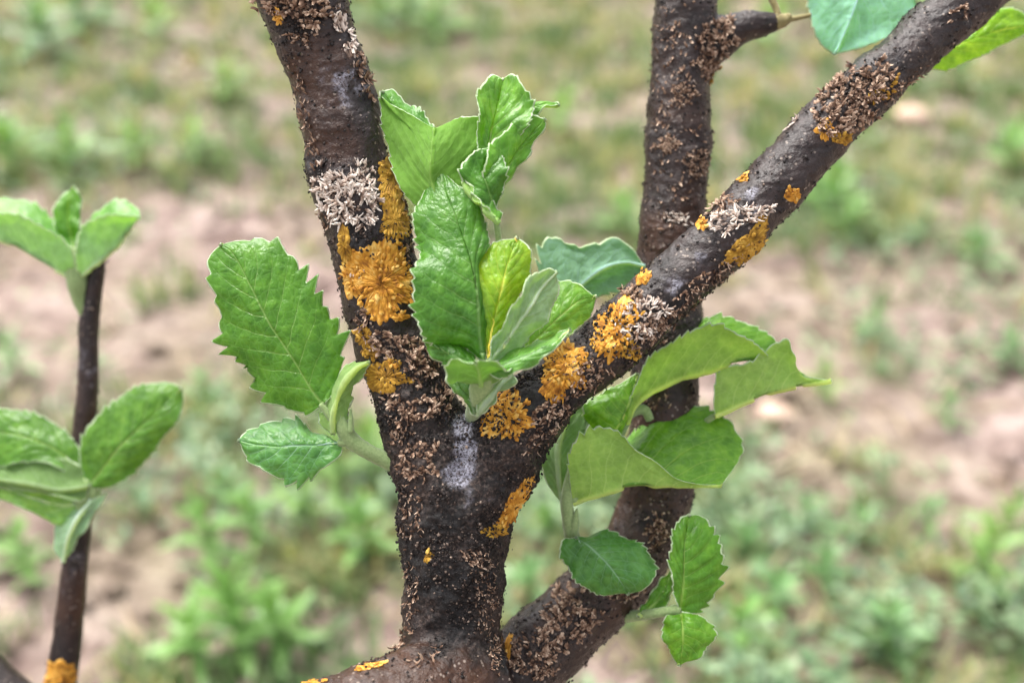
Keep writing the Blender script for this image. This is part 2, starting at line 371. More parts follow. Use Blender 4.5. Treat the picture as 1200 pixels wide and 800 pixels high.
_t = (1+5**.5)/2; _iv = np.array([v for a in (-1, 1) for c_ in (-_t, _t) for v in ((a, c_, 0), (0, a, c_), (c_, 0, a))])/math.hypot(1, _t)
_if = np.array([f for f in ((a, b, c_) for a in range(12) for b in range(a+1, 12) for c_ in range(b+1, 12)) if max(np.linalg.norm(_iv[f[0]]-_iv[f[1]]), np.linalg.norm(_iv[f[1]]-_iv[f[2]]), np.linalg.norm(_iv[f[0]]-_iv[f[2]])) < 1.2])
_fl = np.einsum('ij,ij->i', np.cross(_iv[_if[:, 1]]-_iv[_if[:, 0]], _iv[_if[:, 2]]-_iv[_if[:, 0]]), _iv[_if[:, 0]]) < 0; _if[_fl] = _if[_fl][:, ::-1]
npt = 9000; y = .5+3.2*rng.uniform(0, 1, npt)**1.3; x = rng.uniform(-1, 1, npt)*(.55+.55*y)
k = rng.uniform(0, 1, npt) < np.clip(.35+1.2*patchy(x, y, 61, 6), 0, 1); x, y = x[k], y[k]; m = len(x); r = .004+.012*rng.uniform(0, 1, m)**3
V = np.stack([x, y, gh(x, y)+r*.25], 1)[:, None] + r[:, None, None]*_iv[None]*(1+.3*rng.normal(0, 1, (m, 12, 1)).clip(-1, 1))*np.array([1.2, 1, .7])
o = link('soil_clods', mesh_np('soil_clods', V.reshape(-1, 3), (_if[None]+np.arange(m)[:, None, None]*12).reshape(-1, 3), bpy.data.materials['dry_soil']), None, 'stuff')
o['label'] = 'crumbly clods of dry soil scattered over the ground'; o['category'] = 'soil clods'

# ---- weed plants, each a thing of its own; leaves are parts
def weed_leaf_mesh(seed):
    r = np.random.default_rng(seed)
    V, Fq, per = strips(np.zeros((1, 3)), np.array([0.]), np.array([1.]), np.array([.27]), np.array([.15]), np.array([.28+.1*r.uniform()]), 6, .3)
    return mesh_np('weed_leaf', V, Fq, WEED, {'v': np.clip(np.linspace(.25, .75, per)+r.normal(0, .1, per), 0, 1)})
WL = [weed_leaf_mesh(s) for s in range(4)]
def stem_mesh(h):
    V, Q_, T_ = tube(np.array([[0, 0, -.01, .0022], [.004, .002, h*.5, .0018], [-.002, .004, h, .001]]), 7, 6)
    return mesh_np('weed_stem', V, [Q_, T_], WEED, {'v': np.full(len(V), .4)})
SM = {h: stem_mesh(h) for h in (.04, .07, .10, .13)}
def weed(x, y, h, nl, ll, label, group, tint):
    z = float(gh(np.array([x]), np.array([y]))[0]); t = bpy.data.objects.new('weed_plant', None); C.objects.link(t); t.location = (x, y, z); t.empty_display_size = .02
    tag(t, label, 'weed', group)
    hk = min(SM, key=lambda q: abs(q-h)); s = bpy.data.objects.new('stem', SM[hk]); C.objects.link(s); s.parent = t; s.scale = (1, 1, h/hk); s.color = tint
    for k in range(nl):
        u = (k+.5)/nl; lf = bpy.data.objects.new('leaf', random.choice(WL)); C.objects.link(lf); lf.parent = t
        lf.location = (0, 0, h*(.15+.85*u)); a = k*2.4 + random.uniform(-.4, .4)
        sc = ll*(1.0-.45*u)*random.uniform(.8, 1.15); lf.scale = (sc, sc*random.uniform(.8, 1.2), sc)
        lf.rotation_euler = (random.uniform(-.25, .25), -(.15+.95*u+random.uniform(-.2, .2)), a); br = random.uniform(.8, 1.2)
        lf.color = (tint[0]*br, tint[1]*br, tint[2]*br, 1)
G1, G2, G3 = (1.0, 1.05, .85, 1), (.95, 1.0, 1.15, 1), (1.15, 1.1, .9, 1)
LW = [(285, 760, .10, 18, .075, G1), (235, 775, .07, 14, .065, G1), (330, 770, .08, 15, .065, G1), (250, 660, .09, 15, .06, G1), (300, 640, .08, 14, .055, G1), (360, 620, .09, 15, .055, G3), (400, 590, .11, 18, .06, G3),
      (440, 575, .10, 16, .06, G3), (430, 660, .09, 15, .06, G1), (330, 570, .07, 14, .05, G1), (270, 600, .06, 12, .05, G2)]
for a in LW:
    gx, gy = gpix(a[0], a[1]); weed(gx, gy, a[2], a[3], a[4], 'bright green narrow-leaved weed in the dense clump beside the trunk fork', 'weeds clumped beside the trunk', a[5])
RW = [(1140, 690, .08, 15, .06, G3), (1170, 640, .06, 12, .05, G3), (960, 690, .05, 12, .045, G2), (900, 720, .06, 13, .05, G2), (1030, 770, .07, 14, .055, G2), (870, 660, .05, 12, .045, G2), (860, 770, .07, 14, .055, G1), (940, 620, .04, 11, .045, G2), (1080, 620, .04, 10, .04, G2), (1000, 640, .05, 11, .045, G2), (640, 640, .05, 12, .045, G1), (620, 710, .05, 12, .045, G2)]
for a in RW:
    gx, gy = gpix(a[0], a[1]); weed(gx, gy, a[2], a[3], a[4], 'grey-green weed in the low cover under the curled leaves', 'weeds in the low cover', a[5])
for a in [(1105, 495, .05, 13, .04, G2), (960, 470, .05, 12, .045, G3), (1180, 430, .05, 13, .05, G2), (1020, 400, .05, 12, .045, G2), (70, 590, .06, 12, .05, G1), (30, 660, .05, 12, .045, G1), (245, 480, .05, 12, .05, G2), (20, 440, .06, 12, .05, G2), (40, 690, .04, 10, .04, G1)]:
    gx, gy = gpix(a[0], a[1]); weed(gx, gy, a[2], a[3], a[4], 'small weed growing alone on bare tan soil', 'lone weeds on bare soil', a[5])
for a in [(970, 260, .10, 18, .085, G1), (990, 285, .08, 15, .075, G1), (950, 240, .08, 14, .08, G1), (1140, 320, .07, 14, .07, G2), (20, 210, .10, 16, .10, G1), (90, 205, .09, 15, .09, G1), (165, 200, .08, 14, .08, G3), (235, 195, .08, 12, .08, G3), (480, 30, .16, 22, .14, G1), (515, 45, .12, 18, .12, G1), (450, 40, .12, 16, .12, G2), (60, 70, .14, 18, .14, G2), (100, 40, .12, 18, .14, G2), (190, 50, .10, 14, .11, G3), (730, 280, .07, 13, .07, G1), (900, 60, .1, 14, .11, G3), (1120, 110, .1, 14, .1, G2), (660, 160, .08, 12, .09, G3), (1180, 200, .08, 12, .09, G1), (270, 120, .08, 12, .09, G3)]:
    gx, gy = gpix(a[0], a[1]); weed(gx, gy, a[2], a[3], a[4], 'leafy weed standing in the distant grass and straw', 'weeds in the grass behind the branches', a[5])
# ---- pale stones
def stone(x, y, r, label):
    gx, gy = gpix(x, y); u, vv = np.meshgrid(np.linspace(0, 2*math.pi, 20, endpoint=False), np.linspace(0, math.pi, 12), indexing='ij')
    d = np.stack([np.cos(u)*np.sin(vv), np.sin(u)*np.sin(vv), np.cos(vv)], -1).reshape(-1, 3)
    V = d*(1+.18*fbm(d*1.6+r*999, 2, 5))[:, None]*np.array([r, r*.8, r*.5])
    a, b = np.meshgrid(np.arange(20), np.arange(11), indexing='ij'); a2 = (a+1) % 20
    Fq = np.stack([a*12+b, a*12+b+1, a2*12+b+1, a2*12+b], -1).reshape(-1, 4)
    o = link('stone', mesh_np('stone', V, Fq, STONE)); o.location = (gx, gy, float(gh(np.array([gx]), np.array([gy]))[0])+r*.45); tag(o, label, 'stone')
STONE = m_plain('pale_pink_stone', (.60, .41, .31), (.70, .52, .42), .8, 0, 60, 0, .4, .002)
stone(1066, 147, .040, 'pale pink stone lying in the grass just beyond the branch with brown lichen')
stone(906, 492, .024, 'small pale pink stone on soil under the hanging pale leaf')

# ------------------------------------------------------------------ apple tree
base_xy = P(548, 860, .285)
tree = bpy.data.objects.new('apple_tree', None); C.objects.link(tree)
tree.location = (float(base_xy[0]), float(base_xy[1])+.02, float(gh(base_xy[:1], base_xy[1:2]+.02)[0])); tree.empty_display_size = .05
bpy.context.view_layer.update()
tag(tree, 'young apple tree with forked dark lichen-crusted branches and fresh serrated leaves', 'tree')

SK = {
 'trunk': [(556, 930, 78, .290), (546, 860, 70, .282), (534, 800, 64, .275), (528, 740, 59, .271), (531, 690, 59, .27), (533, 640, 63, .27), (537, 590, 67, .27), (540, 560, 66, .27)],
 'leader': [(535, 590, 60, .27), (518, 545, 57, .27), (497, 495, 52, .27), (477, 440, 49, .27), (460, 380, 48, .27), (445, 315, 48, .269), (428, 255, 48, .268), (409, 200, 47, .268), (390, 100, 47, .267), (371, 50, 49, .266), (353, 0, 53, .265), (335, -50, 51, .264), (310, -120, 49, .262)],
 'right': [(536, 595, 62, .27), (568, 550, 60, .27), (600, 507, 50, .268), (640, 463, 41, .268), (720, 398, 36, .269), (785, 337, 36, .271), (850, 277, 36, .273), (950, 170, 35, .278), (1050, 73, 34, .283), (1150, -12, 33, .288), (1260, -100, 32, .295)],
 'lower': [(560, 806, 66, .268), (508, 812, 64, .258), (445, 832, 57, .25), (375, 848, 52, .245), (250, 885, 47, .24), (150, 930, 40, .24)],
 'back': [(800, -80, 37, .30), (803, 0, 36, .30), (797, 100, 36, .30), (792, 200, 37, .30), (787, 290, 39, .30), (782, 380, 40, .30), (779, 480, 40, .30), (772, 560, 41, .30), (760, 612, 43, .299), (733, 662, 45, .296), (680, 715, 45, .291), (622, 768, 47, .286), (560, 840, 52, .284), (550, 900, 54, .285)],
 'side': [(800, 78, 30, .30), (838, 48, 24, .299), (872, 33, 17, .298), (900, 28, 15, .298), (914, 26, 12, .298)],
 'twig': [(118, 298, 7, .338), (113, 318, 10, .339), (105, 370, 11, .34), (103, 450, 12, .341), (98, 520, 13, .342), (92, 620, 14, .344), (84, 700, 16, .345), (76, 770, 17, .346), (60, 850, 20, .347)],
 'corner': [(-140, 670, 18, .352), (-50, 750, 20, .35), (20, 822, 24, .348), (120, 890, 30, .342), (330, 930, 38, .32), (520, 910, 46, .296)],
}
def remesh(keys, voxel, smooth_it):
    Vs, Fs, n0 = [], [], 0
    for k in keys:
        V, Q_, T_ = tube(px(SK[k]), 40); Vs.append(V); Fs += [Q_+n0, T_+n0]; n0 += len(V)
    me = mesh_np('tmp', np.concatenate(Vs), Fs, BARK); o = bpy.data.objects.new('tmp', me); C.objects.link(o)
    md = o.modifiers.new('r', 'REMESH'); md.mode = 'VOXEL'; md.voxel_size = voxel; md.adaptivity = 0
    dg = bpy.context.evaluated_depsgraph_get(); ev = o.evaluated_get(dg); m2 = bpy.data.meshes.new_from_object(ev)
    bpy.data.objects.remove(o); nv = len(m2.vertices)
    V = np.empty(nv*3, np.float32); m2.vertices.foreach_get('co', V); V = V.reshape(-1, 3).astype(float)
    ne = len(m2.edges); E = np.empty(ne*2, np.int32); m2.edges.foreach_get('vertices', E); E = E.reshape(-1, 2)
    nf = len(m2.polygons); lt = np.empty(nf, np.int32); m2.polygons.foreach_get('loop_total', lt)
    li = np.empty(len(m2.loops), np.int32); m2.loops.foreach_get('vertex_index', li)
    Fq = li.reshape(-1, 4) if (lt == 4).all() else None
    deg = np.bincount(E.ravel(), minlength=nv)[:, None]
    for _ in range(smooth_it):
        acc = np.zeros_like(V)
        for ax in range(3):
            acc[:, ax] = np.bincount(E[:, 0], V[E[:, 1], ax], nv) + np.bincount(E[:, 1], V[E[:, 0], ax], nv)
        V = V*.5 + .5*acc/deg
    return V, Fq
def vnormals(V, Fq):
    fn = np.cross(V[Fq[:, 2]]-V[Fq[:, 0]], V[Fq[:, 3]]-V[Fq[:, 1]]); vn = np.zeros_like(V)
    for k in range(4):
        for ax in range(3): vn[:, ax] += np.bincount(Fq[:, k], fn[:, ax], len(V))
    return vn/np.maximum(np.linalg.norm(vn, axis=1), 1e-12)[:, None]
class Bark: pass
def build_bark(keys, voxel, sm, crust_b, brown_b, bloom_sheen_b, crust0, seed, ridge=1.0):
    V, Fq = remesh(keys, voxel, sm); b = Bark()
    bv = BVHTree.FromPolygons(V.tolist(), Fq.tolist())
    def field(lst, base=0.0):
        f = np.full(len(V), base)
        for x, y, r, wt in lst:
            h = bv.ray_cast(Vector(CP), Vector(ray(x, y)))
            c = np.array(h[0]) if h[0] is not None else P(x, y, .27)
            rr = r*.27/FPX; f = f + wt*np.exp(-np.sum((V-c)**2, 1)/rr**2)
        return f
    nz = fbm(V*220, 3, seed)
    b.crust = np.clip(sstep(.2, .75, field(crust_b, crust0) + .35*nz), 0, 1)
    b.brown = np.clip(sstep(.15, .8, field(brown_b) + .3*fbm(V*90, 2, seed+4)), 0, 1)*(1-.8*b.crust)
    b.bloom = np.clip(sstep(.2, .85, field(bloom_sheen_b) + .5*fbm(V*500, 3, seed+9)), 0, 1)
    nrm = vnormals(V, Fq)
    d = .0014*fbm(V*60, 2, seed+1) + .00075*fbm(V*150, 2, seed+14) + .0003*fbm(V*330, 3, seed+2)
    ck = worley(V*np.array([150., 150, 95]), seed+25); d = d + b.crust*(.0013*fbm(V*150, 2, seed+26) + .0011*(.5-ck))
    wl = worley(V*620, seed+5); d = d + b.crust*(.0009*(.55-wl)*ridge + .00055*fbm(V*480, 3, seed+6))
    ax_ = vnoise(V*np.array([260., 260, 1500]), seed+12) + .6*vnoise(V*np.array([400., 400, 2600]), seed+13); d = d + (1-b.crust)*.00016*ax_
    bumps = worley(V*np.array([330., 330, 420]), seed+7); d = d + (1-b.crust)*.00045*sstep(.26, .05, bumps)
    V = V + nrm*(d*(.35 if 'twig' in keys else 1.0))[:, None]; b.V, b.F = V, Fq; b.N = vnormals(V, Fq); b.bvh = BVHTree.FromPolygons(V.tolist(), Fq.tolist())
    return b
def bark_object(name, b, fmask, label=None):
    F = b.F[fmask]; used = np.unique(F); mp = np.full(len(b.V), -1); mp[used] = np.arange(len(used))
    o = link(name, mesh_np(name, b.V[used], mp[F], BARK, {'crust': b.crust[used], 'brown': b.brown[used], 'bloom': b.bloom[used]}), tree)
    if label: o['label'] = label
    return o
front = build_bark(['trunk', 'leader', 'right', 'lower'], .00062, 14,
   [(530, 600, 90, 1.3), (535, 680, 66, 1.4), (500, 520, 60, 1.2), (600, 560, 60, 1.2), (475, 430, 45, .9), (640, 450, 50, .9), (720, 400, 45, .8), (790, 370, 35, .7), (592, 765, 24, 1.0), (410, 270, 25, .8), (480, 290, 40, .6), (345, 5, 50, .6), (430, 120, 25, .5), (1010, 110, 45, .7), (1090, 60, 35, .5), (780, 300, 30, .4), (345, 130, 20, .4), (370, 200, 22, .5), (880, 240, 25, .4)],
   [(365, 80, 38, 1.2), (372, 135, 34, 1.1), (395, 170, 25, .8), (530, 790, 50, .9), (480, 785, 50, .9), (440, 800, 50, .8), (805, 300, 22, .4)],
   [(541, 497, 14, 1.5), (545, 525, 13, 1.4), (538, 555, 14, 1.6), (548, 585, 9, .5), (405, 100, 26, .55), (790, 335, 18, .5), (880, 225, 10, .9), (880, 245, 9, .9), (1020, 78, 22, .35), (1010, 100, 18, .3), (770, 300, 16, .35), (820, 300, 16, .3)], .05, 3)  # last list: pale stain at the fork plus sheen painted on the limbs
back = build_bark(['back', 'side'], .0007, 8,
   [(800, 150, 60, .25), (690, 720, 40, .5), (640, 760, 40, .7), (765, 610, 30, .5), (840, 45, 26, .8)], [(770, 520, 60, .9), (745, 600, 50, 1.1), (700, 690, 50, 1.0), (650, 750, 40, .8), (785, 260, 60, .7), (795, 120, 70, .4), (800, 20, 50, .4)], [(790, 560, 16, .3)], .02, 23)
twigb = build_bark(['twig', 'corner'], .0008, 4, [(70, 785, 20, .5)], [(90, 700, 60, .8), (100, 480, 70, .5), (110, 340, 40, .4)], [(100, 430, 40, .25), (88, 660, 40, .25)], .0, 41)

# split the fork into its limbs
cen = front.V[front.F].mean(1)
def dist_to(key):
    q = spline(px(SK[key]), 120); best = np.full(len(cen), 9.0)
    for p in q: best = np.minimum(best, np.linalg.norm(cen-p[:3], axis=1) - p[3])
    return best
D = np.stack([dist_to(k) for k in ('trunk', 'leader', 'right', 'lower')], 1); D[:, 0] -= .0035; own = D.argmin(1)
PART = {}
PART['trunk'] = bark_object('trunk', front, own == 0, 'black crusted trunk below the fork with a grey-white stain and painted sheen')
PART['leader'] = bark_object('limb', front, own == 1, 'left limb of the fork with orange and pale tan lichen')
PART['right'] = bark_object('limb', front, own == 2, 'right limb of the fork, slanting, with orange and brown lichen')
PART['lower'] = bark_object('limb', front, own == 3, 'brown limb stump at the foot of the fork')
cb = back.V[back.F].mean(1); q = spline(px(SK['side']), 40)[8:]
sd_ = np.min(np.stack([np.linalg.norm(cb-p[:3], axis=1)-p[3] for p in q]), 0); qb = spline(px(SK['back']), 160)
bd_ = np.min(np.stack([np.linalg.norm(cb-p[:3], axis=1)-p[3] for p in qb]), 0)
PART['back'] = bark_object('limb', back, ~(sd_ < bd_), 'upright limb behind the slanting limb')
PART['side'] = bark_object('spur', back, sd_ < bd_, 'short side spur with brown lichen')
ct = twigb.V[twigb.F].mean(1); qt = spline(px(SK['twig']), 60); qc = spline(px(SK['corner']), 80)
td = np.min(np.stack([np.linalg.norm(ct-p[:3], axis=1)-p[3] for p in qt]), 0); cd = np.min(np.stack([np.linalg.norm(ct-p[:3], axis=1)-p[3] for p in qc]), 0)
PART['twig'] = bark_object('twig', twigb, td < cd, 'thin upright twig with leaf rosettes')
PART['corner'] = bark_object('limb', twigb, ~(td < cd), 'low limb carrying the thin twig')
# stem below the frame, down to the ground
tl = tree.location; p0 = P(552, 905, .288)
V, Q_, T_ = tube(np.array([list(p0+np.array([0, 0, .01]))+[.0185], [p0[0], p0[1]+.012, p0[2]-.08, .020], [tl[0]+.004, tl[1]+.004, .25, .022], [tl[0], tl[1], .05, .025], [tl[0], tl[1], -.03, .031]]), 32, 60)
nb = V-np.array([0, 0, 0]); V = V + (.0012*fbm(V*55, 3, 77))[:, None]*np.array([1, 1, 0])
link('stem_base', mesh_np('stem_base', V, [Q_, T_], BARK, {'crust': np.full(len(V), .3), 'brown': np.full(len(V), .3), 'bloom': np.zeros(len(V))}), tree)

# ------------------------------------------------------------------ lichen patches
SURF = {'trunk': front, 'leader': front, 'right': front, 'lower': front, 'back': back, 'side': back, 'twig': twigb, 'corner': twigb}
def cast(b, x, y):
    h = b.bvh.ray_cast(Vector(CP), Vector(ray(x, y)))
    if h[0] is None:
        h = b.bvh.find_nearest(Vector(P(x, y, .272 if b is front else (.30 if b is back else .34))))
    return np.array(h[0]), np.array(h[1])
KIND = { # len, width, lift, spacing area, material, thickness, curl
 'orange': (7, 4.8, .12, 9, ORANGE, .45, .35), 'ochre': (6, 4.6, .15, 9, OCHRE, .5, .4), 'tan': (9.5, 3.6, .36, 11.5, TAN, .8, .7),
 'brown': (6.8, 3.8, .55, 7, BROWN, .6, 1.2), 'fine': (6, 3.0, .8, 9, BROWN, .4, 1.0)}
def plate(b, cx, cy, rx, ry, ca, sa, sc, size, seed, flaky=False):
    R = max(rx, ry); na = int(np.clip(2*math.pi*R/1.1, 40, 230)); nr = int(np.clip(min(rx, ry)/1.0, 7, 34))
    th = np.linspace(0, 2*math.pi, na, endpoint=False); rho = np.linspace(0, 1, nr)
    nl = max(7, round(2*math.pi*math.sqrt(rx*ry)/(6.5*size)))
    ring = np.stack([np.cos(th)*1.5+seed, np.sin(th)*1.5, 0*th], 1); fine = np.stack([np.cos(th)*nl*.32+seed, np.sin(th)*nl*.32, 0*th], 1)
    edge = 1 + .45*vnoise(ring, 3) + .16*vnoise(fine, 5) + .13*(np.abs(np.sin(th*nl*.5+1.5*vnoise(ring*2, 6)))-.6)
    T_, R_ = np.meshgrid(th, rho, indexing='ij'); E_ = edge[:, None]
    u, w_ = R_*E_*np.cos(T_)*rx, R_*E_*np.sin(T_)*ry
    # radially stretched cells: ridged lobes with dark creases between
    q = np.stack([R_*R/(9*size)+seed, np.cos(T_)*nl*.34+vnoise(np.stack([u.ravel()*.2, w_.ravel()*.2, 0*u.ravel()], 1), 2).reshape(u.shape)*.5, np.sin(T_)*nl*.34], -1).reshape(-1, 3)
    wl = worley(q, int(seed) % 50).reshape(u.shape); w2 = worley(np.stack([u.ravel()/3.2+seed, w_.ravel()/3.2, 0*u.ravel()], 1), 4).reshape(u.shape)
    ridge = np.clip(1.05-1.15*wl, 0, 1)*.7 + np.clip(1-w2, 0, 1)*.35
    if flaky:
        w3 = worley(np.stack([u.ravel()/5+seed, w_.ravel()/5, 0*u.ravel()], 1), 14).reshape(u.shape); gap = vnoise(np.stack([u.ravel()*.16+seed, w_.ravel()*.16, 0*u.ravel()], 1), 19).reshape(u.shape)
        ridge = np.clip(.35*np.clip(1-wl, 0, 1)+.65*np.clip(1.1-1.5*w2, 0, 1)+.35*np.clip(.9-w3, 0, 1)-.1, 0, 1); ridge = ridge*sstep(-.45, .0, gap)
    z = ((.25+2.0*ridge) if not flaky else (-1.6+5.0*ridge))*size*np.clip((1-R_)*R/2.5, 0, 1)**.5 - .5*(R_ > .985)
    X_, Y_ = cx+u*ca-w_*sa, cy+u*sa+w_*ca; V = np.empty(u.shape+(3,))
    for i in range(na):
        for j in range(nr):
            p, nn = cast(b, X_[i, j], Y_[i, j]); V[i, j] = p + nn*z[i, j]*sc
    # keep the film from jumping where the surface turns away
    i, j = np.meshgrid(np.arange(na), np.arange(nr-1), indexing='ij'); i2 = (i+1) % na
    F = np.stack([i*nr+j, i*nr+j+1, i2*nr+j+1, i2*nr+j], -1).reshape(-1, 4); Vf = V.reshape(-1, 3)
    el = np.max([np.linalg.norm(Vf[F[:, a]]-Vf[F[:, (a+1) % 4]], axis=1) for a in range(4)], 0); F = F[el < .0022]
    v = np.clip((.10 if not flaky else -.12)+(.72 if not flaky else 1.15)*ridge+.12*R_+.34*vnoise(np.stack([u.ravel()*.12, w_.ravel()*.12, 0*u.ravel()+seed], 1), 8).reshape(u.shape), 0, 1)
    return Vf, F, v.ravel()
def lichen(key, cx, cy, rx, ry, rot=0, kind='orange', dens=1.0, size=1.0, hole=.0):
    solid = (kind in ('orange', 'ochre') and min(rx, ry) > 4.2 and dens > .45) or (kind in ('tan', 'brown') and min(rx, ry) > 7 and dens > .55)
    flaky = kind in ('tan', 'brown')
    if solid: dens *= .10 if not flaky else .55
    b = SURF[key]; ln, wd, lift, sp, mat, th, curl = KIND[kind]; n = max(6, int(math.pi*rx*ry/sp*dens/size**1.5)); ca, sa = math.cos(math.radians(rot)), math.sin(math.radians(rot))
    sc = (.27 if b is front else (.30 if b is back else .345))/FPX; ns, nw = 5, 5; sg = np.linspace(0, 1, ns)[:, None]; wg = np.linspace(-1, 1, nw)[None, :]
    Vs, vv = [], []; sx = random.uniform(0, 99)
    ns_off = random.uniform(0, 50)
    fork = 0; p = nn = None; a0 = 0
    for k in range(n):
        rho = math.sqrt(random.uniform(0, 1)); th_ = random.uniform(0, 2*math.pi)
        edge = 1 + .42*float(vnoise(np.array([[math.cos(th_)*1.7+sx, math.sin(th_)*1.7, 0.]]), 3)[0]) + .12*math.sin(th_*7+sx)
        u, v_ = rho*math.cos(th_)*edge, rho*math.sin(th_)*edge
        if hole and float(vnoise(np.array([[u*3+ns_off, v_*3, 1.]]), 9)[0]) > 1-2*hole: continue
        dx, dy = u*rx, v_*ry; X_, Y_ = cx+dx*ca-dy*sa, cy+dx*sa+dy*ca
        if fork > 0 and p is not None: fork -= 1
        else:
            p, nn = cast(b, X_, Y_); a0 = None; fork = random.choice((1, 2, 3)) if kind in ('tan', 'brown') else 0
        if kind in ('orange', 'ochre', 'tan'): a = th_ + random.gauss(0, .42 if kind != 'tan' else .8)
        else: a = random.uniform(0, 6.283)
        if kind in ('tan', 'brown'):
            if a0 is None: a0 = a
            else: a = a0 + random.choice((-1, 1))*random.uniform(.45, 1.1)
        ddx, ddy = math.cos(a)*rx/max(rx, ry), math.sin(a)*ry/max(rx, ry); q = math.hypot(ddx, ddy) or 1
        ddx, ddy = ddx/q, ddy/q
        t = CR*(ddx*ca-ddy*sa) - CU*(ddx*sa+ddy*ca); t = t - nn*np.dot(t, nn); t /= max(np.linalg.norm(t), 1e-6); s_ = np.cross(nn, t)
        L = ln*sc*size*random.uniform(.6, 1.3); W = wd*sc*size*random.uniform(.65, 1.3)*.5
        bend = random.uniform(-.5, .5)*(1.0 if kind != 'tan' else 2.2)
        prof = np.sqrt(np.clip(1-(np.clip(sg-.55, 0, 1)/.45)**2, .0, 1))*(.45+.55*np.clip(sg/.5, 0, 1)) if kind in ('orange', 'ochre') else np.sqrt(np.clip(1-(np.clip(sg-.6, 0, 1)/.46)**2, .0, 1))*(.72+.28*np.sin(sg*9+random.uniform(0, 6)))
        li = lift*random.uniform(.4, 1.5)
        hgt = .5*W*random.uniform(0, 1) + (1.6*sc*size if solid and rho < .9 else 0)
        z = hgt + .0001 + L*li*(sg**(1.5+curl))*.6 + W*th*(1-wg**2) + W*.5*curl*(wg**2)*sg - W*.9*(np.abs(wg) > .9)*(1-sg*.6)*th + W*.35*random.uniform(-1, 1)*wg
        along = (sg-(.35 if kind not in ('tan', 'brown') else .08))*L*(1-.15*li) + 0*wg; side = W*prof*wg + bend*L*.5*sg**2
        g_ = p + along[..., None]*t + side[..., None]*s_ + z[..., None]*nn
        Vs.append(g_.reshape(-1, 3)); base = random.gauss(.62 if kind == 'tan' else .5, .2)
        vv.append(np.clip(base + (.3 if kind in ('orange', 'ochre') else .6)*(sg-.5) + .12*np.abs(wg)**2 + (.18*(rho-.55) if kind == 'orange' else 0), 0, 1).ravel())
    m = len(Vs)
    if not m: return
    V = np.concatenate(Vs); vv = np.concatenate(vv); o = np.arange(m)[:, None, None]*ns*nw + np.arange(ns-1)[None, :, None]*nw + np.arange(nw-1)[None, None, :]
    F = np.stack([o, o+1, o+nw+1, o+nw], -1).reshape(-1, 4)
    if solid:
        Vp, Fp, vp = plate(b, cx, cy, rx, ry, ca, sa, sc, size, sx, flaky); F = np.concatenate([F, Fp+len(V)]); V = np.concatenate([V, Vp]); vv = np.concatenate([vv, vp])
    return link('lichen_patch', mesh_np('lichen_patch', V, F, mat, {'v': vv}), PART[key])
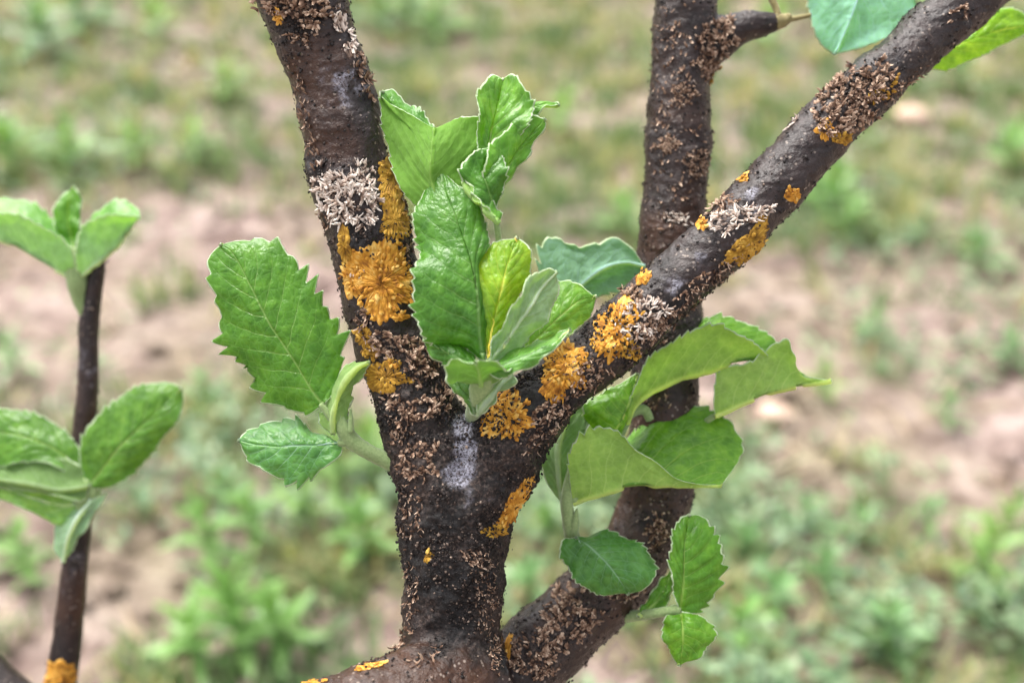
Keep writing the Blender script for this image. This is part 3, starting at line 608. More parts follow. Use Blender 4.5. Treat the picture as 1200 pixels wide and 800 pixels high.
LI = [
 # left limb
 ('leader', 459, 205, 16, 30, 8, 'ochre'), ('leader', 462, 258, 18, 24, 0, 'ochre'), ('leader', 447, 332, 43, 39, 0, 'orange'), ('leader', 412, 326, 14, 24, -25, 'orange'), ('leader', 428, 396, 11, 17, -10, 'ochre'),
 ('leader', 453, 441, 24, 17, 10, 'ochre'), ('leader', 436, 412, 8, 10, 0, 'ochre'), ('leader', 458, 425, 9, 6, 0, 'orange'), ('leader', 404, 288, 8, 20, -10, 'ochre', .5), ('leader', 328, 19, 7, 6, 0, 'orange'), ('leader', 470, 372, 10, 6, 0, 'orange'),
 ('leader', 405, 235, 36, 34, 10, 'tan', 1.1), ('leader', 378, 215, 14, 22, -15, 'tan', .7, .8), ('leader', 430, 212, 14, 20, 0, 'tan', .7, .9), ('leader', 345, 6, 52, 13, 4, 'brown', 1.0, 1.2), ('leader', 362, 22, 20, 10, 10, 'brown', .8, 1.2),
 ('leader', 404, 40, 9, 32, -12, 'tan', .7, .9), ('leader', 425, 85, 6, 30, -18, 'brown', 1, 1.1), ('leader', 352, 44, 16, 7, 0, 'fine', .8), ('leader', 462, 405, 36, 15, 12, 'brown', 1, 1.2), ('leader', 492, 430, 22, 18, 20, 'brown', .7), ('leader', 425, 372, 12, 9, 0, 'brown', .7),
 ('leader', 490, 482, 26, 14, -15, 'brown', .8, 1.1), ('leader', 515, 470, 12, 26, 20, 'brown', .7), ('leader', 488, 540, 22, 18, 0, 'brown', .7), ('leader', 470, 500, 14, 20, 0, 'fine', .6), ('leader', 478, 238, 8, 16, 0, 'brown', .7), ('leader', 478, 290, 6, 10, 0, 'fine', .8), ('leader', 418, 318, 8, 6, 0, 'tan', .7, .6), ('leader', 378, 262, 9, 14, 0, 'fine', .7), ('leader', 460, 470, 12, 14, 0, 'fine', .7), ('leader', 350, 100, 8, 40, -14, 'fine', .22), ('leader', 362, 165, 10, 36, -12, 'fine', .3),
 # trunk
 ('trunk', 602, 592, 10, 36, 28, 'orange', .8, .8), ('trunk', 580, 622, 16, 8, -10, 'ochre', .8, .8), ('trunk', 503, 651, 5, 5, 0, 'ochre'), ('trunk', 560, 655, 22, 12, 20, 'fine', .5, .8), ('trunk', 482, 690, 10, 40, 0, 'fine', .4, .8), ('trunk', 570, 700, 16, 44, 0, 'fine', .35, .7), ('trunk', 470, 745, 12, 16, 30, 'brown', .6), ('trunk', 480, 600, 14, 40, 0, 'fine', .35), ('trunk', 580, 765, 9, 26, 0, 'fine', .6, .9),
 ('lower', 434, 780, 22, 3.5, -14, 'orange', 1.3, .7), ('lower', 365, 797, 18, 4, -4, 'orange', 1, .7), ('lower', 500, 770, 24, 8, -18, 'fine', .35),
 # right limb
 ('right', 595, 488, 26, 29, 20, 'orange'), ('right', 664, 430, 30, 33, -40, 'orange', .95), ('right', 655, 440, 22, 24, 0, 'orange', .6, .8), ('right', 722, 386, 21, 33, 15, 'orange'), ('right', 738, 408, 14, 14, 0, 'ochre'), ('right', 753, 326, 7, 12, 35, 'orange'), ('right', 822, 261, 7, 9, 0, 'orange'),
 ('right', 880, 283, 34, 15, -42, 'ochre', 1.1), ('right', 864, 297, 11, 13, 0, 'ochre'), ('right', 931, 230, 9, 10, 0, 'orange', 1.2, .8), ('right', 870, 208, 6, 6, 0, 'orange'), ('right', 966, 153, 9, 12, 0, 'orange', 1.2, .8), ('right', 986, 163, 11, 7, 15, 'ochre'),
 ('right', 865, 256, 36, 12, -12, 'tan', 1.1, .9), ('right', 845, 240, 18, 12, -20, 'brown', .9), ('right', 1003, 118, 46, 33, -38, 'brown', 1.15, 1.15), ('right', 970, 80, 18, 20, -45, 'brown', 1.1, 1.2), ('right', 1032, 108, 22, 12, -42, 'ochre', .35), ('right', 755, 372, 30, 24, -40, 'tan', .8, .8), ('right', 770, 385, 32, 18, -42, 'brown', .8), ('right', 740, 345, 14, 12, -40, 'brown', .9), ('right', 690, 440, 26, 22, -40, 'fine', .6),
 ('right', 810, 350, 36, 14, -45, 'fine', .5), ('right', 640, 505, 36, 14, -42, 'fine', .5), ('right', 1125, 15, 18, 8, -40, 'brown', .6), ('right', 930, 140, 6, 14, 40, 'tan', .5, .6), ('right', 700, 400, 10, 14, 0, 'orange', .6, .8), ('right', 640, 480, 26, 10, -30, 'brown', .7), ('right', 850, 315, 26, 8, -48, 'fine', .6), ('right', 1060, 100, 26, 8, -40, 'fine', .6),
 # back limb
 ('back', 802, 110, 14, 10, 20, 'brown', 1.2, .6), ('back', 780, 171, 13, 13, 0, 'brown', 1.3, .6), ('back', 817, 192, 13, 17, 0, 'brown', 1.3, .6), ('back', 799, 258, 18, 6, 15, 'tan', .7, .6), ('back', 842, 91, 7, 8, 0, 'ochre'), ('side', 842, 42, 26, 20, -28, 'brown', 1.2, 1.0), ('back', 828, 75, 18, 16, 30, 'brown', .8),
 ('back', 664, 722, 33, 32, 0, 'brown', .9, 1.1), ('back', 625, 768, 30, 26, 0, 'brown', .7), ('back', 735, 690, 26, 14, -30, 'brown', .7), ('back', 770, 622, 16, 24, 10, 'fine', .6), ('back', 592, 770, 4.5, 28, 14, 'orange', 1.2, .8), ('back', 790, 60, 30, 70, 0, 'fine', .10), ('back', 790, 180, 30, 90, 0, 'fine', .08), ('back', 765, 470, 20, 30, 0, 'fine', .2),
 ('twig', 72, 788, 18, 15, 0, 'orange', 1, 1.1),
]
for a in LI: lichen(*a)

# crumbs and flakes of bark: uncountable, one part per limb
ICO_V = []
t_ = (1+5**.5)/2
for a in (-1, 1):
    for b_ in (-t_, t_): ICO_V += [(a, b_, 0), (0, a, b_), (b_, 0, a)]
ICO_V = np.array(ICO_V)/math.hypot(1, t_)
import bmesh
_bm = bmesh.new(); [_bm.verts.new(v) for v in ICO_V]; bmesh.ops.convex_hull(_bm, input=_bm.verts[:]); _bm.verts.index_update()
ICO_V = np.array([v.co[:] for v in _bm.verts]); ICO_F = np.array([[v.index for v in f.verts] for f in _bm.faces]); _bm.free()
def crumbs(key, b, fmask, n, lo, hi, wfun):
    F = b.F[fmask]; cc = b.V[F].mean(1); wt = wfun(b.crust[F].mean(1), cc)
    rel = cc-CP; dep = rel@CF; yy = 400-FPX*(rel@CU)/dep; xx = 600+FPX*(rel@CR)/dep
    wt = wt*((yy > -60) & (yy < 900) & (xx > -60) & (xx < 1260)); wt = wt/wt.sum(); ii = rng.choice(len(F), n, p=wt)
    nn = b.N[F[ii, 0]]; p = cc[ii]+rng.normal(0, .0003, (n, 3)); r = rng.uniform(lo, hi, n)*rng.uniform(.6, 1.2, n)
    u = rng.normal(0, 1, (n, 3)); u -= nn*np.sum(u*nn, 1)[:, None]; u /= np.linalg.norm(u, axis=1)[:, None]; v = np.cross(nn, u)
    jit = 1 + .35*rng.normal(0, 1, (n, 12, 1)).clip(-1, 1); q = ICO_V[None]*jit
    el = rng.uniform(.8, 1.6, (n, 1, 1)); fl = rng.uniform(.4, .9, (n, 1, 1))
    V = p[:, None]+r[:, None, None]*(q[..., 0:1]*u[:, None]*el + q[..., 1:2]*v[:, None] + (q[..., 2:3]*fl+.3)*nn[:, None])
    Fo = (ICO_F[None]+np.arange(n)[:, None, None]*12).reshape(-1, 3)
    val = np.repeat(np.clip(np.where(rng.uniform(0, 1, n) < .86, rng.normal(.35, .2, n), rng.normal(.82, .12, n)), 0, 1), 12)
    link('bark_crumbs', mesh_np('bark_crumbs', V.reshape(-1, 3), Fo, CRUMB, {'v': val}, smooth=True), PART[key], 'stuff')
bl_c = [np.array(cast(front, x, y)[0]) for x, y in ((541, 500), (543, 530), (539, 560))]
def f1(c, p):
    k = np.ones(len(p))
    for q in bl_c: k *= 1-.95*np.exp(-np.sum((p-q)**2, 1)/.0038**2)
    return (.10+c**1.5)*k*np.clip(.5+1.6*vnoise(p*160, 31), .05, 1.6)
crumbs('trunk', front, own == 0, 5200, .00014, .00040, f1); crumbs('leader', front, own == 1, 5200, .00014, .00042, f1)
crumbs('right', front, own == 2, 5600, .00015, .00045, f1); crumbs('lower', front, own == 3, 700, .0002, .0005, f1)
crumbs('back', back, ~(sd_ < bd_), 4200, .00014, .00045, lambda c, p: .35+c); crumbs('twig', twigb, td < cd, 250, .0002, .0005, lambda c, p: .3+c)

# ------------------------------------------------------------------ leaves
def leaf(shoot, D0, M, L, R, teeth=26, amp=.10, veins=8, bulge=(.10, .10), quilt=.0005, tint=(1, 1, 1), wave=.0008, seed=0, thick=.00022, label=None, nv=None):
    """M, L, R: lists of (x px, y px[, dz mm]) base->tip; L is the left half seen on the upper face"""
    amp = amp*1.5; teeth = max(7, round(teeth*.85))
    def conv(pts): return np.array([P(q[0], q[1], D0+(q[2] if len(q) > 2 else 0)*.001) for q in pts])
    m3 = conv(M); l3 = np.vstack([m3[:1], conv(L), m3[-1:]]); r3 = np.vstack([m3[:1], conv(R), m3[-1:]])
    size = np.linalg.norm(np.diff(m3, axis=0), axis=1).sum()
    nv = nv or int(np.clip(size/.00028, 60, 190)); nh = int(np.clip(size/.0010, 14, 32))
    mc, lc, rc = spline(m3, nv), spline(l3, nv), spline(r3, nv)
    v = np.linspace(0, 1, nv); t = np.concatenate([-np.linspace(1, 0, nh, endpoint=False)[::1], np.linspace(0, 1, nh+1)])
    t = np.sign(t)*(1-(1-np.abs(t))**1.25)
    Tv, Vv = np.meshgrid(t, v, indexing='ij'); at = np.abs(Tv)
    edge = np.where(Tv[..., None] < 0, lc[None], rc[None]); mid = np.broadcast_to(mc[None], edge.shape)
    ph = (Vv*teeth + np.where(Tv < 0, .37, 0) + .35*np.sin(Vv*11+seed)) % 1.0
    tooth = np.where(ph < .78, ph/.78, (1-ph)/.22)*(.6+.4*np.sin(Vv*teeth*1.7+seed)) - .45
    env = np.sin(np.pi*np.clip(Vv*.93+.05, 0, 1))**.5
    fac = at*(1 + 1.35*amp*tooth*env*at**7)
    pos = mid + (edge-mid)*fac[..., None]
    tv = np.gradient(edge, axis=1); tv /= np.maximum(np.linalg.norm(tv, axis=-1), 1e-9)[..., None]; pos = pos + tv*(np.clip(tooth+.45, 0, 1)*env*at**7*size/teeth*.35)[..., None]
    halfw = np.linalg.norm(edge-mid, axis=-1)
    # frame
    du = np.gradient(pos, axis=0); dv = np.gradient(pos, axis=1)
    nr = np.cross(du, dv); nr /= np.maximum(np.linalg.norm(nr, axis=-1), 1e-12)[..., None]
    # soften normals at the fold
    bl = np.where(Tv < 0, bulge[0], bulge[1])
    jn = vnoise(np.stack([Tv.ravel()*1.6+seed*3, Vv.ravel()*5, 0*Vv.ravel()], 1), 6).reshape(Tv.shape)
    s = Vv - .36*at**1.1 + .09*at*at + .022*jn
    php = s*(veins+1) + np.where(Tv < 0, .28, 0); fr = np.abs((php+.5) % 1.0-.5)
    vw = .05*(1.1-.75*at); vein = np.exp(-(fr/vw)**2)*np.clip((s > .02)*1.0, 0, 1)*np.clip(1.15-at, 0, 1)**.5
    midv = np.exp(-((at*halfw)/(.00055*(1.15-Vv*.8)))**2); vein = np.maximum(vein*.75, midv)
    q = np.sin(np.pi*np.clip(fr*2, 0, 1)*.5)
    off = bl*halfw*4*at*(1-at)*.5 + quilt*.6*(q-.5)*(.7+.6*jn)*np.clip(at*6, 0, 1)*(1-at**3) + wave*at**2*np.sin(Vv*9+seed*1.3+np.sign(Tv)*1.1) + wave*.7*at**3*np.sin(Vv*23+seed*2.1) - .0004*midv
    ff = np.stack([Tv*halfw*30+seed, Vv*size*30*8, Tv*0], -1).reshape(-1, 3)
    off = off + .0007*vnoise(np.stack([Tv.ravel()*2.2+seed, Vv.ravel()*5, 0*Vv.ravel()], 1), 5).reshape(Tv.shape) + +.00016*vnoise(np.stack([Tv.ravel()*halfw.ravel()/.0022+seed, Vv.ravel()*size/.0022, 0*Vv.ravel()], 1), 15).reshape(Tv.shape)
    taper = np.sin(np.pi*np.clip(Vv*.96+.02, 0, 1))**.5
    pos = pos + nr*(off*taper)[..., None]
    du = np.gradient(pos, axis=0); dv = np.gradient(pos, axis=1); nr = np.cross(du, dv); nr /= np.maximum(np.linalg.norm(nr, axis=-1), 1e-12)[..., None]
    nu = len(t); th = thick*(1-.5*at)[..., None]
    A = (pos+nr*th).reshape(-1, 3); B = (pos-nr*th - nr*(midv*.0005)[..., None]).reshape(-1, 3); n0 = nu*nv
    i, j = np.meshgrid(np.arange(nu-1), np.arange(nv-1), indexing='ij'); o = i*nv+j
    Ft = np.stack([o, o+nv, o+nv+1, o+1], -1).reshape(-1, 4); Fb = Ft[:, ::-1]+n0
    # rim
    loop = np.concatenate([np.arange(nv), np.arange(1, nu)*nv+nv-1, (nu-1)*nv+np.arange(nv-2, -1, -1), np.arange(nu-2, 0, -1)*nv])
    nrm2 = (pos - mid); nrm2 /= np.maximum(np.linalg.norm(nrm2, axis=-1), 1e-9)[..., None]
    Rm = (pos + nrm2*(.00022+.00040*(vnoise(pos.reshape(-1, 3)*900, 3).reshape(at.shape)*.5+.5))[..., None]).reshape(-1, 3)[loop]; nl = len(loop); k = np.arange(nl); k2 = (k+1) % nl
    V = np.vstack([A, B, Rm]); Fr = np.concatenate([np.stack([loop[k2], loop[k], 2*n0+k, 2*n0+k2], 1), np.stack([loop[k]+n0, loop[k2]+n0, 2*n0+k2, 2*n0+k], 1)])[:, ::-1]
    lu = (np.sign(Tv)*at*halfw).ravel(); lv = (Vv*size).ravel(); ve = vein.ravel()
    tn, vn = Tv.ravel(), Vv.ravel()
    attrs = {'tn': np.concatenate([tn, tn, tn[loop]]), 'vn': np.concatenate([vn, vn, vn[loop]]), 'nveins': np.full(len(V), veins+1.0), 'lu': np.concatenate([lu, lu, lu[loop]]), 'lv': np.concatenate([lv, lv, lv[loop]])}
    # outermost column of quads is also pale wool
    me = mesh_np('leaf', V, [Ft, Fb, Fr], [LTOP, LUND, LRIM], attrs, np.concatenate([np.zeros(len(Ft)), np.ones(len(Fb)), np.full(len(Fr), 2)]))
    ob = link('leaf', me, shoot); ob.color = (*tint, 1)
    if label: ob['label'] = label
    return ob
def shoot(rows, label, mat=STEM, sides=14):
    V, Q_, T_ = tube(px(rows), sides, 24); V = V + .0002*rng.normal(0, 1, V.shape)*.4
    o = link('shoot', mesh_np('shoot', V, [Q_, T_], mat), tree); o['label'] = label; return o
def petiole(sh, rows, mat=STEM):
    V, Q_, T_ = tube(px(rows), 10, 18); return link('petiole', mesh_np('petiole', V, [Q_, T_], mat), sh)

# ---- B: left of the trunk
sB = shoot([(476, 548, 13, .266), (452, 539, 10, .264), (428, 527, 9, .262), (410, 514, 10, .261), (402, 500, 9, .260), (397, 486, 6, .260)], 'woolly shoot with two toothed leaves left of the trunk')
petiole(sB, [(404, 506, 7, .261), (390, 492, 5, .2605), (376, 473, 3.5, .260)])
petiole(sB, [(410, 514, 6, .261), (404, 518, 5, .2605), (396, 519, 4, .260)])
petiole(sB, [(411, 506, 3.5, .259), (411, 492, 3, .259), (411, 479, 1, .2595)])
leaf(sB, .26, [(378, 474, 0), (365, 457, -.5), (341, 418, -1.5), (316, 380, -2), (292, 332, -1), (272, 296, 1), (259, 287, 2.5)],
     [(362, 484, 1), (348, 483, 2), (325, 475, 2.5), (300, 455, 3), (275, 427, 3), (257, 400, 3), (255, 375, 2.5), (253, 345, 2), (248, 322, 2.5), (245, 303, 3)],
     [(392, 458, 1), (403, 425, 2), (402, 392, 2), (393, 368, 2), (381, 348, 2), (362, 325, 2), (350, 302, 2), (337, 290, 2.5), (320, 281, 3), (300, 280, 3), (277, 281, 3)], teeth=17, amp=.15, veins=8, quilt=.0007, seed=1, tint=(.95, 1, .95))
leaf(sB, .26, [(399, 519, 0), (375, 520, -1), (340, 522, -2), (305, 521, -.5), (280, 516, 1.5)],
     [(400, 530, 0), (381, 548, -2), (352, 566, -3), (327, 563, -2.5), (312, 552, -1), (292, 540, 0)],
     [(385, 511, 2), (367, 505, 4), (347, 494, 5), (326, 489, 5), (306, 496, 4), (290, 503, 3)], teeth=10, amp=.12, veins=6, seed=2, tint=(1.0, 1.05, 2.4))
leaf(sB, .259, [(390, 508, 0), (391, 482, -1.5), (402, 452, -2), (418, 432, -1), (433, 424, 1)],
     [(401, 502, 1.5), (410, 474, 1), (418, 450, 1), (427, 436, 1)], [(379, 500, 2), (378, 474, 2.5), (389, 458, 3), (403, 436, 3), (413, 425, 3), (423, 422, 2)], teeth=14, amp=.12, veins=6, seed=3, tint=(1.05, 1.05, 1.1))

# ---- A: at the fork
sA = shoot([(553, 492, 9, .268), (556, 480, 10, .259), (560, 468, 11, .2535), (564, 452, 14, .2505), (568, 436, 15, .2495), (572, 420, 10, .2485)], 'woolly shoot of crowded leaves rising from the fork')
DA = .247
leaf(sA, DA, [(566, 424, 0), (561, 380, -2), (559, 342, -2), (552, 305, -1), (535, 257, 2), (522, 222, 6), (516, 203, 9)],
     [(545, 410, 0), (505, 402, 0), (489, 380, -1), (484, 352, -1), (486, 325, 0), (490, 300, 2), (483, 275, 4), (482, 256, 5), (490, 236, 7), (502, 213, 9)],
     [(568, 400, 1), (567, 370, 2), (566, 338, 2), (568, 305, 2), (575, 281, 3), (570, 258, 5), (556, 238, 6), (538, 224, 7), (524, 207, 9)], teeth=30, amp=.06, veins=9, quilt=.0007, wave=.0017, seed=4, tint=(.85, .95, .95), label='large glossy upright leaf')
leaf(sA, DA, [(574, 424, 0), (592, 398, -1), (614, 366, -1), (636, 335, 1), (652, 319, 3)],
     [(590, 420, 0), (614, 404, 1), (634, 380, 2), (648, 352, 3), (655, 335, 3)], [(580, 400, -3), (594, 370, -4), (608, 346, -4), (624, 325, -2), (642, 315, 1)], teeth=20, amp=.06, veins=7, seed=5, tint=(1.2, 1.1, 2.0), bulge=(-.15, .1))
leaf(sA, DA+.001, [(570, 424, 0), (577, 385, 0), (586, 345, 0), (596, 305, 1), (606, 279, 3)], [(556, 395, 1), (551, 350, 1), (555, 308, 2), (578, 285, 3)], [(592, 390, 3), (608, 352, 3), (623, 318, 3), (619, 292, 3)], teeth=22, amp=.07, veins=8, quilt=.0008, seed=18, tint=(2.3, 1.65, 1.1))  # bright tint paints in backlight on the big leaf's right half
leaf(sA, .256, [(585, 438, 0), (620, 405, 2), (655, 372, 4), (680, 352, 7), (698, 348, 9)],
     [(590, 400, 2), (615, 365, 5), (645, 330, 8), (670, 332, 9), (686, 340, 9)], [(612, 425, 2), (645, 402, 4), (672, 388, 6), (692, 370, 8)], teeth=18, amp=.06, seed=6, tint=(1.5, 1.35, 1.4))
leaf(sA, .29, [(652, 402, 0), (668, 352, 0), (700, 318, 0), (730, 308, 2), (755, 312, 4)],
     [(678, 370, 2), (700, 350, 2), (725, 339, 3), (745, 326, 4)], [(640, 360, 0), (632, 315, 0), (632, 286, 0), (645, 274, 0), (672, 288, 0), (697, 288, 1), (718, 278, 2), (738, 291, 3)], teeth=14, amp=.10, seed=7, tint=(1.0, 1.1, 2.5))
leaf(sA, DA, [(562, 428, 0), (545, 422, -1), (525, 413, -1), (508, 403, 0), (497, 398, 2)],
     [(548, 430, 1), (532, 428, 1), (515, 422, 1), (500, 411, 2)], [(545, 411, 3), (528, 401, 4), (513, 396, 4), (503, 395, 3)], teeth=10, amp=.12, veins=5, seed=8, tint=(.85, .95, .95))
leaf(sA, DA, [(568, 432, -1), (592, 428, -3), (622, 417, -4), (648, 402, -3), (668, 386, -1)],
     [(588, 420, 1), (612, 409, 2), (634, 396, 2), (650, 390, 1)], [(585, 443, -3), (610, 434, -5), (636, 417, -5), (656, 402, -3)], teeth=14, amp=.07, veins=6, seed=9, tint=(1.25, 1.2, 2.0), bulge=(.1, .2))
leaf(sA, DA, [(564, 452, 1), (562, 440, -5), (560, 428, -9), (558, 424, -13)],
     [(590, 446, 1), (602, 434, -3), (592, 427, -8), (575, 424, -12)], [(542, 449, 1), (527, 442, -3), (521, 430, -8), (540, 423, -12)], teeth=10, amp=.06, veins=5, seed=10, tint=(.8, .9, .8))
# upper tier, behind the first leaf
leaf(sA, .255, [(530, 262, 0), (506, 215, -1), (507, 178, 0), (509, 151, 3)],
     [(560, 215, 3), (575, 178, 4), (574, 150, 4), (563, 135, 4), (545, 138, 4), (526, 143, 4)], [(492, 245, 3), (466, 210, 5), (450, 165, 7), (444, 132, 8), (444, 108, 9), (462, 126, 7), (487, 139, 5)], teeth=28, amp=.05, veins=9, quilt=.0003, seed=11, tint=(.75, .95, .5))
leaf(sA, .263, [(500, 200, 0), (480, 160, 1), (462, 128, 2), (448, 108, 3)], [(478, 190, 1), (455, 150, 2), (446, 125, 2)], [(512, 165, 2), (505, 143, 3), (490, 128, 4), (470, 113, 4), (458, 106, 4)], teeth=16, amp=.12, seed=12, tint=(1.3, 1.3, 2.0))
leaf(sA, .257, [(572, 215, 0), (574, 165, 1), (583, 122, 3), (590, 94, 4)],
     [(560, 170, 0), (559, 140, -1), (561, 112, -1), (572, 94, 1), (580, 88, 3)], [(598, 175, 0), (620, 142, -2), (623, 122, -1), (614, 102, 1), (600, 88, 3)], teeth=20, amp=.07, veins=7, seed=13, quilt=.0008, tint=(1.3, 1.25, 1.4))
leaf(sA, .258, [(590, 150, 0), (618, 128, 1), (638, 122, 2), (655, 123, 3)], [(605, 132, 3), (622, 121, 4), (640, 118, 4)], [(610, 140, 0), (625, 131, 0), (642, 126, 1)], teeth=10, amp=.08, seed=14, tint=(1.2, 1.2, 1.2))
leaf(sA, .254, [(576, 242, 0), (592, 205, 1), (614, 168, 3), (638, 140, 5)],
     [(566, 205, -2), (574, 175, -2), (598, 150, 1), (620, 137, 4)], [(590, 222, 3), (606, 198, 4), (624, 168, 5), (639, 147, 5)], teeth=18, amp=.06, seed=15, tint=(1.15, 1.2, 1.0))
leaf(sA, .2525, [(580, 246, 0), (572, 222, -1), (566, 200, 0), (578, 170, 2)],
     [(558, 232, -2), (542, 208, -2), (541, 194, -1), (557, 180, 1)], [(588, 228, 0), (594, 206, 0), (590, 186, 1)], teeth=14, amp=.1, seed=16, tint=(.75, .9, .7))
leaf(sA, .2505, [(585, 262, 0), (572, 250, -1), (556, 232, 0), (543, 212, 2)], [(566, 240, -1), (552, 222, 0), (545, 208, 2)], [(588, 250, 1), (580, 243, 2), (562, 232, 3), (550, 220, 3)], teeth=12, amp=.08, seed=17, tint=(1.0, 1.1, .9))
leaf(sA, .2535, [(557, 486, 0), (550, 470, -2), (540, 455, -2), (530, 440, 1)], [(546, 474, 0), (534, 458, 0), (527, 446, 1)], [(562, 468, -2), (556, 450, -3), (544, 440, -1)][::1], teeth=8, amp=.03, veins=5, seed=60, tint=(1.1, 1.05, 1.8))
leaf(sA, .2525, [(559, 486, 0), (570, 468, -2), (584, 452, -2), (600, 440, 1)], [(574, 474, 0), (592, 458, 0), (603, 447, 1)], [(560, 468, -2), (568, 450, -3), (586, 440, -1)], teeth=8, amp=.03, veins=5, seed=61, tint=(1.0, 1.0, 1.7))
petiole(sA, [(568, 425, 6, .251), (582, 360, 5, .254), (585, 290, 4, .257), (578, 240, 3.5, .257)])
petiole(sA, [(568, 425, 6, .252), (575, 360, 5, .256), (555, 300, 4, .258), (530, 260, 3.5, .256)])
petiole(sA, [(572, 430, 6, .252), (612, 425, 5, .268), (648, 405, 4, .289)])

# ---- C: behind the slanting limb
sC = shoot([(690, 668, 9, .291), (672, 632, 9, .283), (666, 605, 8, .280), (664, 585, 7.5, .279), (668, 560, 6, .279), (674, 530, 4, .28)], 'pale woolly shoot of curled leaves behind the slanting limb')
DC = .279
leaf(sC, DC, [(672, 590, 0), (700, 578, -2), (740, 570, -3), (790, 568, -2), (846, 568, 0)],
     [(705, 530, 12), (737, 510, 14), (780, 473, 15), (815, 471, 15), (850, 489, 13), (870, 516, 10), (866, 538, 6)],
     [(667, 555, -4), (668, 522, -6), (682, 506, -7), (705, 499, -7), (722, 505, -7), (745, 528, -7), (782, 557, -5), (815, 565, -2)], teeth=26, amp=.06, veins=8, seed=20, tint=(1.3, 1.25, 1.05), bulge=(.05, .05))
leaf(sC, .2835, [(735, 498, 0), (748, 468, 0), (785, 447, -1), (815, 436, -1), (850, 427, 0), (880, 422, 1), (905, 424, 3)],
     [(756, 430, 9), (785, 390, 11), (812, 377, 12), (838, 371, 12), (863, 374, 11), (890, 387, 9), (910, 402, 6)],
     [(738, 465, -3), (760, 421, -4), (797, 395, -5), (838, 381, -5), (868, 391, -4), (893, 409, -1)], teeth=26, amp=.06, veins=8, seed=21, tint=(1.35, 1.28, .95))
leaf(sC, .286, [(838, 487, 0), (868, 474, -1), (900, 461, -1), (930, 453, 0), (973, 446, 2)],
     [(850, 455, 8), (880, 425, 10), (905, 412, 10), (930, 430, 7), (950, 442, 4)],
     [(836, 462, -2), (846, 432, -3), (878, 424, -3), (905, 405, -3), (920, 394, -3), (929, 415, -2), (937, 438, 0), (955, 443, 1)], teeth=16, amp=.07, veins=6, seed=22, tint=(1.35, 1.28, 1.1))
leaf(sC, .281, [(712, 515, 0), (730, 490, -1), (740, 462, 0), (747, 438, 2)], [(692, 512, 2), (684, 490, 2), (690, 468, 2), (708, 459, 2), (730, 447, 2)], [(727, 505, 3), (738, 487, 3), (746, 460, 3)], teeth=16, amp=.06, seed=23, tint=(1.5, 1.35, 1.4))
leaf(sC, .282, [(662, 600, 0), (655, 560, -1), (655, 520, 0), (672, 480, 2), (686, 462, 3)], [(672, 570, 2), (680, 530, 2), (686, 500, 2), (690, 475, 3)], [(650, 580, 2), (636, 545, 2), (634, 528, 2), (650, 500, 3), (668, 478, 3)], teeth=10, amp=.03, seed=24, tint=(1.0, 1.0, 1.5))
leaf(sC, .277, [(675, 630, 0), (690, 640, -2), (709, 657, -4), (724, 676, -4), (736, 695, -2)],
     [(690, 630, 3), (710, 625, 4), (733, 626, 4), (753, 637, 3), (769, 660, 2), (766, 676, 0), (752, 691, -1)],
     [(660, 632, 1), (657, 650, 0), (667, 668, -1), (681, 684, -2), (698, 694, -2), (716, 697, -2)], teeth=20, amp=.06, veins=7, seed=25, tint=(.85, .95, 1.8), quilt=.0006, label='dark bluish drooping leaf at the shoot base')
petiole(sC, [(668, 575, 6, .279), (700, 545, 5, .283), (730, 505, 4, .284), (738, 488, 3, .2835)])
petiole(sC, [(668, 575, 6, .281), (720, 545, 5, .296), (790, 515, 4.5, .30), (838, 487, 3.5, .287)])
petiole(sC, [(668, 575, 6, .280), (672, 585, 5, .279), (680, 584, 4, .279)])
petiole(sC, [(720, 515, 5, .285), (738, 485, 6, .287), (755, 480, 6, .288), (762, 492, 5, .288)])
petiole(sC, [(672, 628, 5, .281), (674, 612, 5, .279), (676, 596, 1.5, .278)])

# ---- D: small leaves low on the back limb
sD = shoot([(728, 722, 8, .290), (752, 720, 6, .283), (775, 717, 5.5, .279), (797, 713, 6, .277)], 'short woolly shoot with two small leaves low on the back limb')
leaf(sD, .277, [(797, 716, 0), (800, 684, -1), (802, 642, -1), (807, 604, 2)], [(789, 692, -1), (786, 652, -2), (790, 622, -1), (797, 607, 1)], [(818, 717, 1), (840, 698, 2), (849, 668, 2), (847, 643, 2), (837, 622, 2), (822, 604, 3)], teeth=14, amp=.14, veins=7, quilt=.0008, seed=30, tint=(1.05, 1.1, .8))
leaf(sD, .276, [(798, 718, 0), (800, 735, -3), (800, 758, -3), (796, 779, -1)], [(818, 721, 0), (837, 734, 0), (838, 747, 0), (826, 760, -1), (810, 772, -1)], [(781, 722, 0), (777, 740, 0), (784, 762, 0), (790, 773, -1)], teeth=14, amp=.07, veins=6, seed=31, quilt=.0008, tint=(1.35, 1.3, 1.0))
leaf(sD, .281, [(748, 722, 0), (766, 708, 1), (780, 688, 2), (788, 664, 3)], [(752, 712, 2), (768, 692, 3), (782, 670, 4)], [(768, 718, 1), (784, 704, 2), (790, 684, 3)], teeth=8, amp=.03, seed=32, tint=(1.2, 1.2, 1.2))

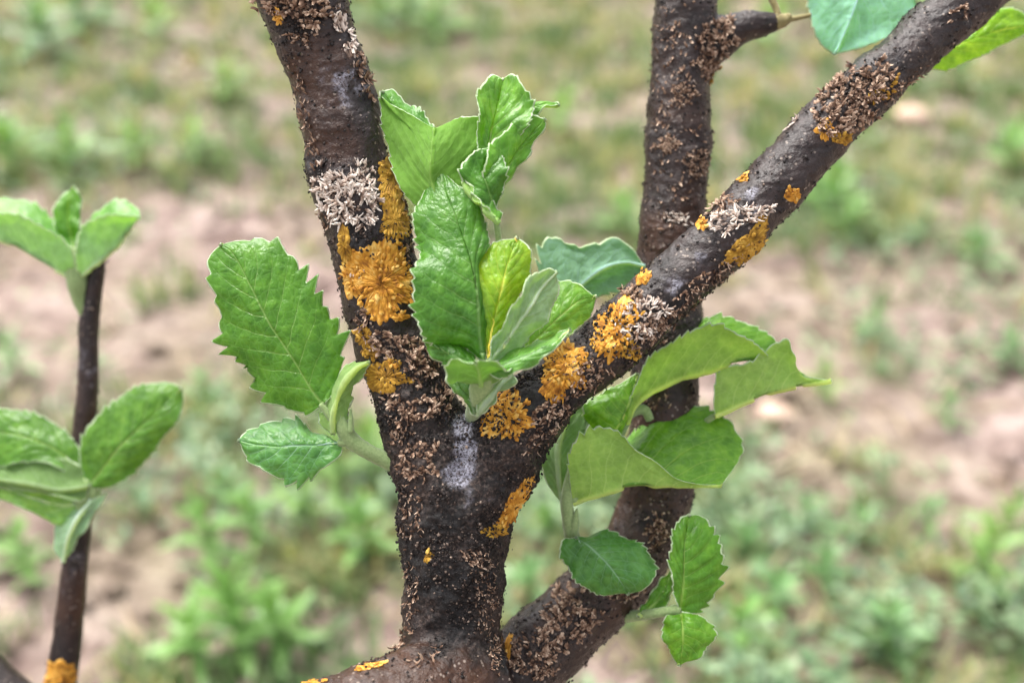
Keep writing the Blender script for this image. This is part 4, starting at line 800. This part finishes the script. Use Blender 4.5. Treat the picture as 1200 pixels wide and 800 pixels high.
# ---- E: thin twig on the left
sE = shoot([(100, 372, 5, .339), (93, 352, 8, .338), (90, 330, 12, .337), (88, 308, 11, .337), (86, 290, 6, .337)], 'woolly bud with three young leaves at the top of the thin twig')
leaf(sE, .336, [(86, 326, 0), (66, 317, -2), (42, 303, -3), (16, 288, -3), (-20, 275, -2), (-64, 272, 2)],
     [(84, 298, -6), (62, 274, -8), (37, 256, -9), (0, 248, -8), (-40, 254, -4)], [(86, 285, 6), (66, 259, 8), (45, 243, 9), (22, 234, 9), (-5, 232, 8), (-42, 244, 5)], teeth=18, amp=.05, seed=40, tint=(1.4, 1.35, 2.2))
leaf(sE, .336, [(92, 326, 0), (108, 313, -2), (131, 294, -2), (150, 272, -1), (164, 255, 1)], [(96, 275, 7), (109, 253, 9), (126, 241, 9), (147, 237, 8), (161, 244, 5)], [(90, 300, -4), (91, 275, -6), (106, 258, -7), (131, 251, -6), (155, 253, -2)], teeth=16, amp=.05, seed=41, tint=(1.4, 1.35, 2.2))
leaf(sE, .342, [(86, 292, 0), (80, 262, 0), (80, 240, 1), (87, 219, 3)], [(73, 278, 0), (63, 252, 0), (70, 233, 1)], [(92, 272, 1), (94, 250, 1), (94, 232, 2)], teeth=10, amp=.07, seed=42, tint=(1.3, 1.25, 1.5))
sF = shoot([(94, 612, 12, .343), (98, 596, 15, .338), (104, 578, 14, .336), (104, 560, 8, .336)], 'woolly rosette of leaves halfway up the thin twig')
leaf(sF, .334, [(103, 572, 0), (135, 530, -2), (175, 490, -1), (212, 455, 3)], [(94, 540, 0), (103, 502, 0), (128, 476, 1), (148, 457, 2), (175, 450, 3), (198, 449, 4)], [(132, 569, 0), (165, 547, 0), (188, 517, 1), (210, 488, 2), (214, 468, 3)], teeth=20, amp=.06, seed=43, tint=(1.1, 1.05, 1.2))
leaf(sF, .336, [(98, 556, 0), (70, 530, 0), (30, 512, 0), (-20, 505, 1), (-70, 500, 4)], [(78, 552, -2), (46, 540, -3), (0, 545, -3), (-40, 530, 0)], [(94, 528, 2), (77, 506, 3), (52, 488, 4), (20, 480, 4), (-25, 482, 4)], teeth=20, amp=.07, seed=44, tint=(1.0, 1.0, .95))
leaf(sF, .332, [(104, 570, 0), (70, 574, -2), (30, 566, -2), (-20, 560, 0), (-60, 556, 2)], [(108, 554, 3), (80, 540, 3), (46, 528, 3), (0, 540, 3), (-35, 545, 3)], [(97, 586, -1), (69, 580, -2), (30, 574, -2), (-20, 568, 0)][::1], teeth=16, amp=.05, seed=45, tint=(.7, .75, .8))
leaf(sF, .334, [(112, 584, 0), (75, 592, -1), (35, 582, -1), (-10, 568, 0), (-50, 562, 2)], [(96, 606, 0), (66, 614, -1), (30, 594, -1), (-10, 580, 0)], [(118, 574, 2), (80, 580, 2), (35, 570, 2), (-10, 560, 2)], teeth=16, amp=.05, seed=46, tint=(2.0, 1.6, 3.5))
leaf(sF, .333, [(108, 586, 0), (92, 606, -2), (80, 630, -2), (74, 658, 1)], [(82, 600, 1), (64, 614, 1), (62, 630, 1), (68, 648, 1)], [(125, 578, 1), (107, 606, 0), (92, 628, 0), (83, 648, 1)], teeth=10, amp=.04, seed=47, tint=(1.3, 1.25, 2.6))

# ---- F: top right, on the slanting limb and the spur
sG = shoot([(1090, 20, 8, .296), (1080, 0, 7, .298), (1060, -50, 6, .30), (1030, -95, 4, .30)], 'shoot on the upper side of the slanting limb bearing a pale leaf')
leaf(sG, .297, [(1025, -100, 0), (1015, -50, 0), (1000, 10, 0), (978, 63, 3)], [(975, -80, 0), (950, -40, 0), (948, 5, 0), (953, 32, 1), (963, 52, 2)], [(1070, -60, 2), (1085, -10, 2), (1062, 30, 2), (1012, 55, 2)], teeth=22, amp=.04, seed=50, tint=(1.35, 1.5, 4.2), label='pale blue-green leaf underside')
leaf(sG, .300, [(1072, 72, -7), (1120, 54, -1), (1165, 38, 0), (1212, 30, 3)], [(1092, 58, 0), (1130, 34, 3), (1165, 11, 4), (1195, 14, 4)], [(1106, 82, 0), (1150, 65, 1), (1188, 46, 1), (1204, 38, 2)], teeth=16, amp=.05, seed=51, tint=(2.2, 1.8, 1.2))
sS = shoot([(908, 26, 11, .298), (918, 24, 8, .298), (926, 20, 5, .298)], 'broken bud at the tip of the short spur', PETI)
petiole(sS, [(916, 25, 4, .298), (935, 21, 3, .298), (950, 18, 2.5, .298)], PETI)
petiole(sS, [(912, 26, 4.5, .297), (910, 12, 4, .297), (903, -4, 4, .297), (893, -30, 3, .297)], PETI)
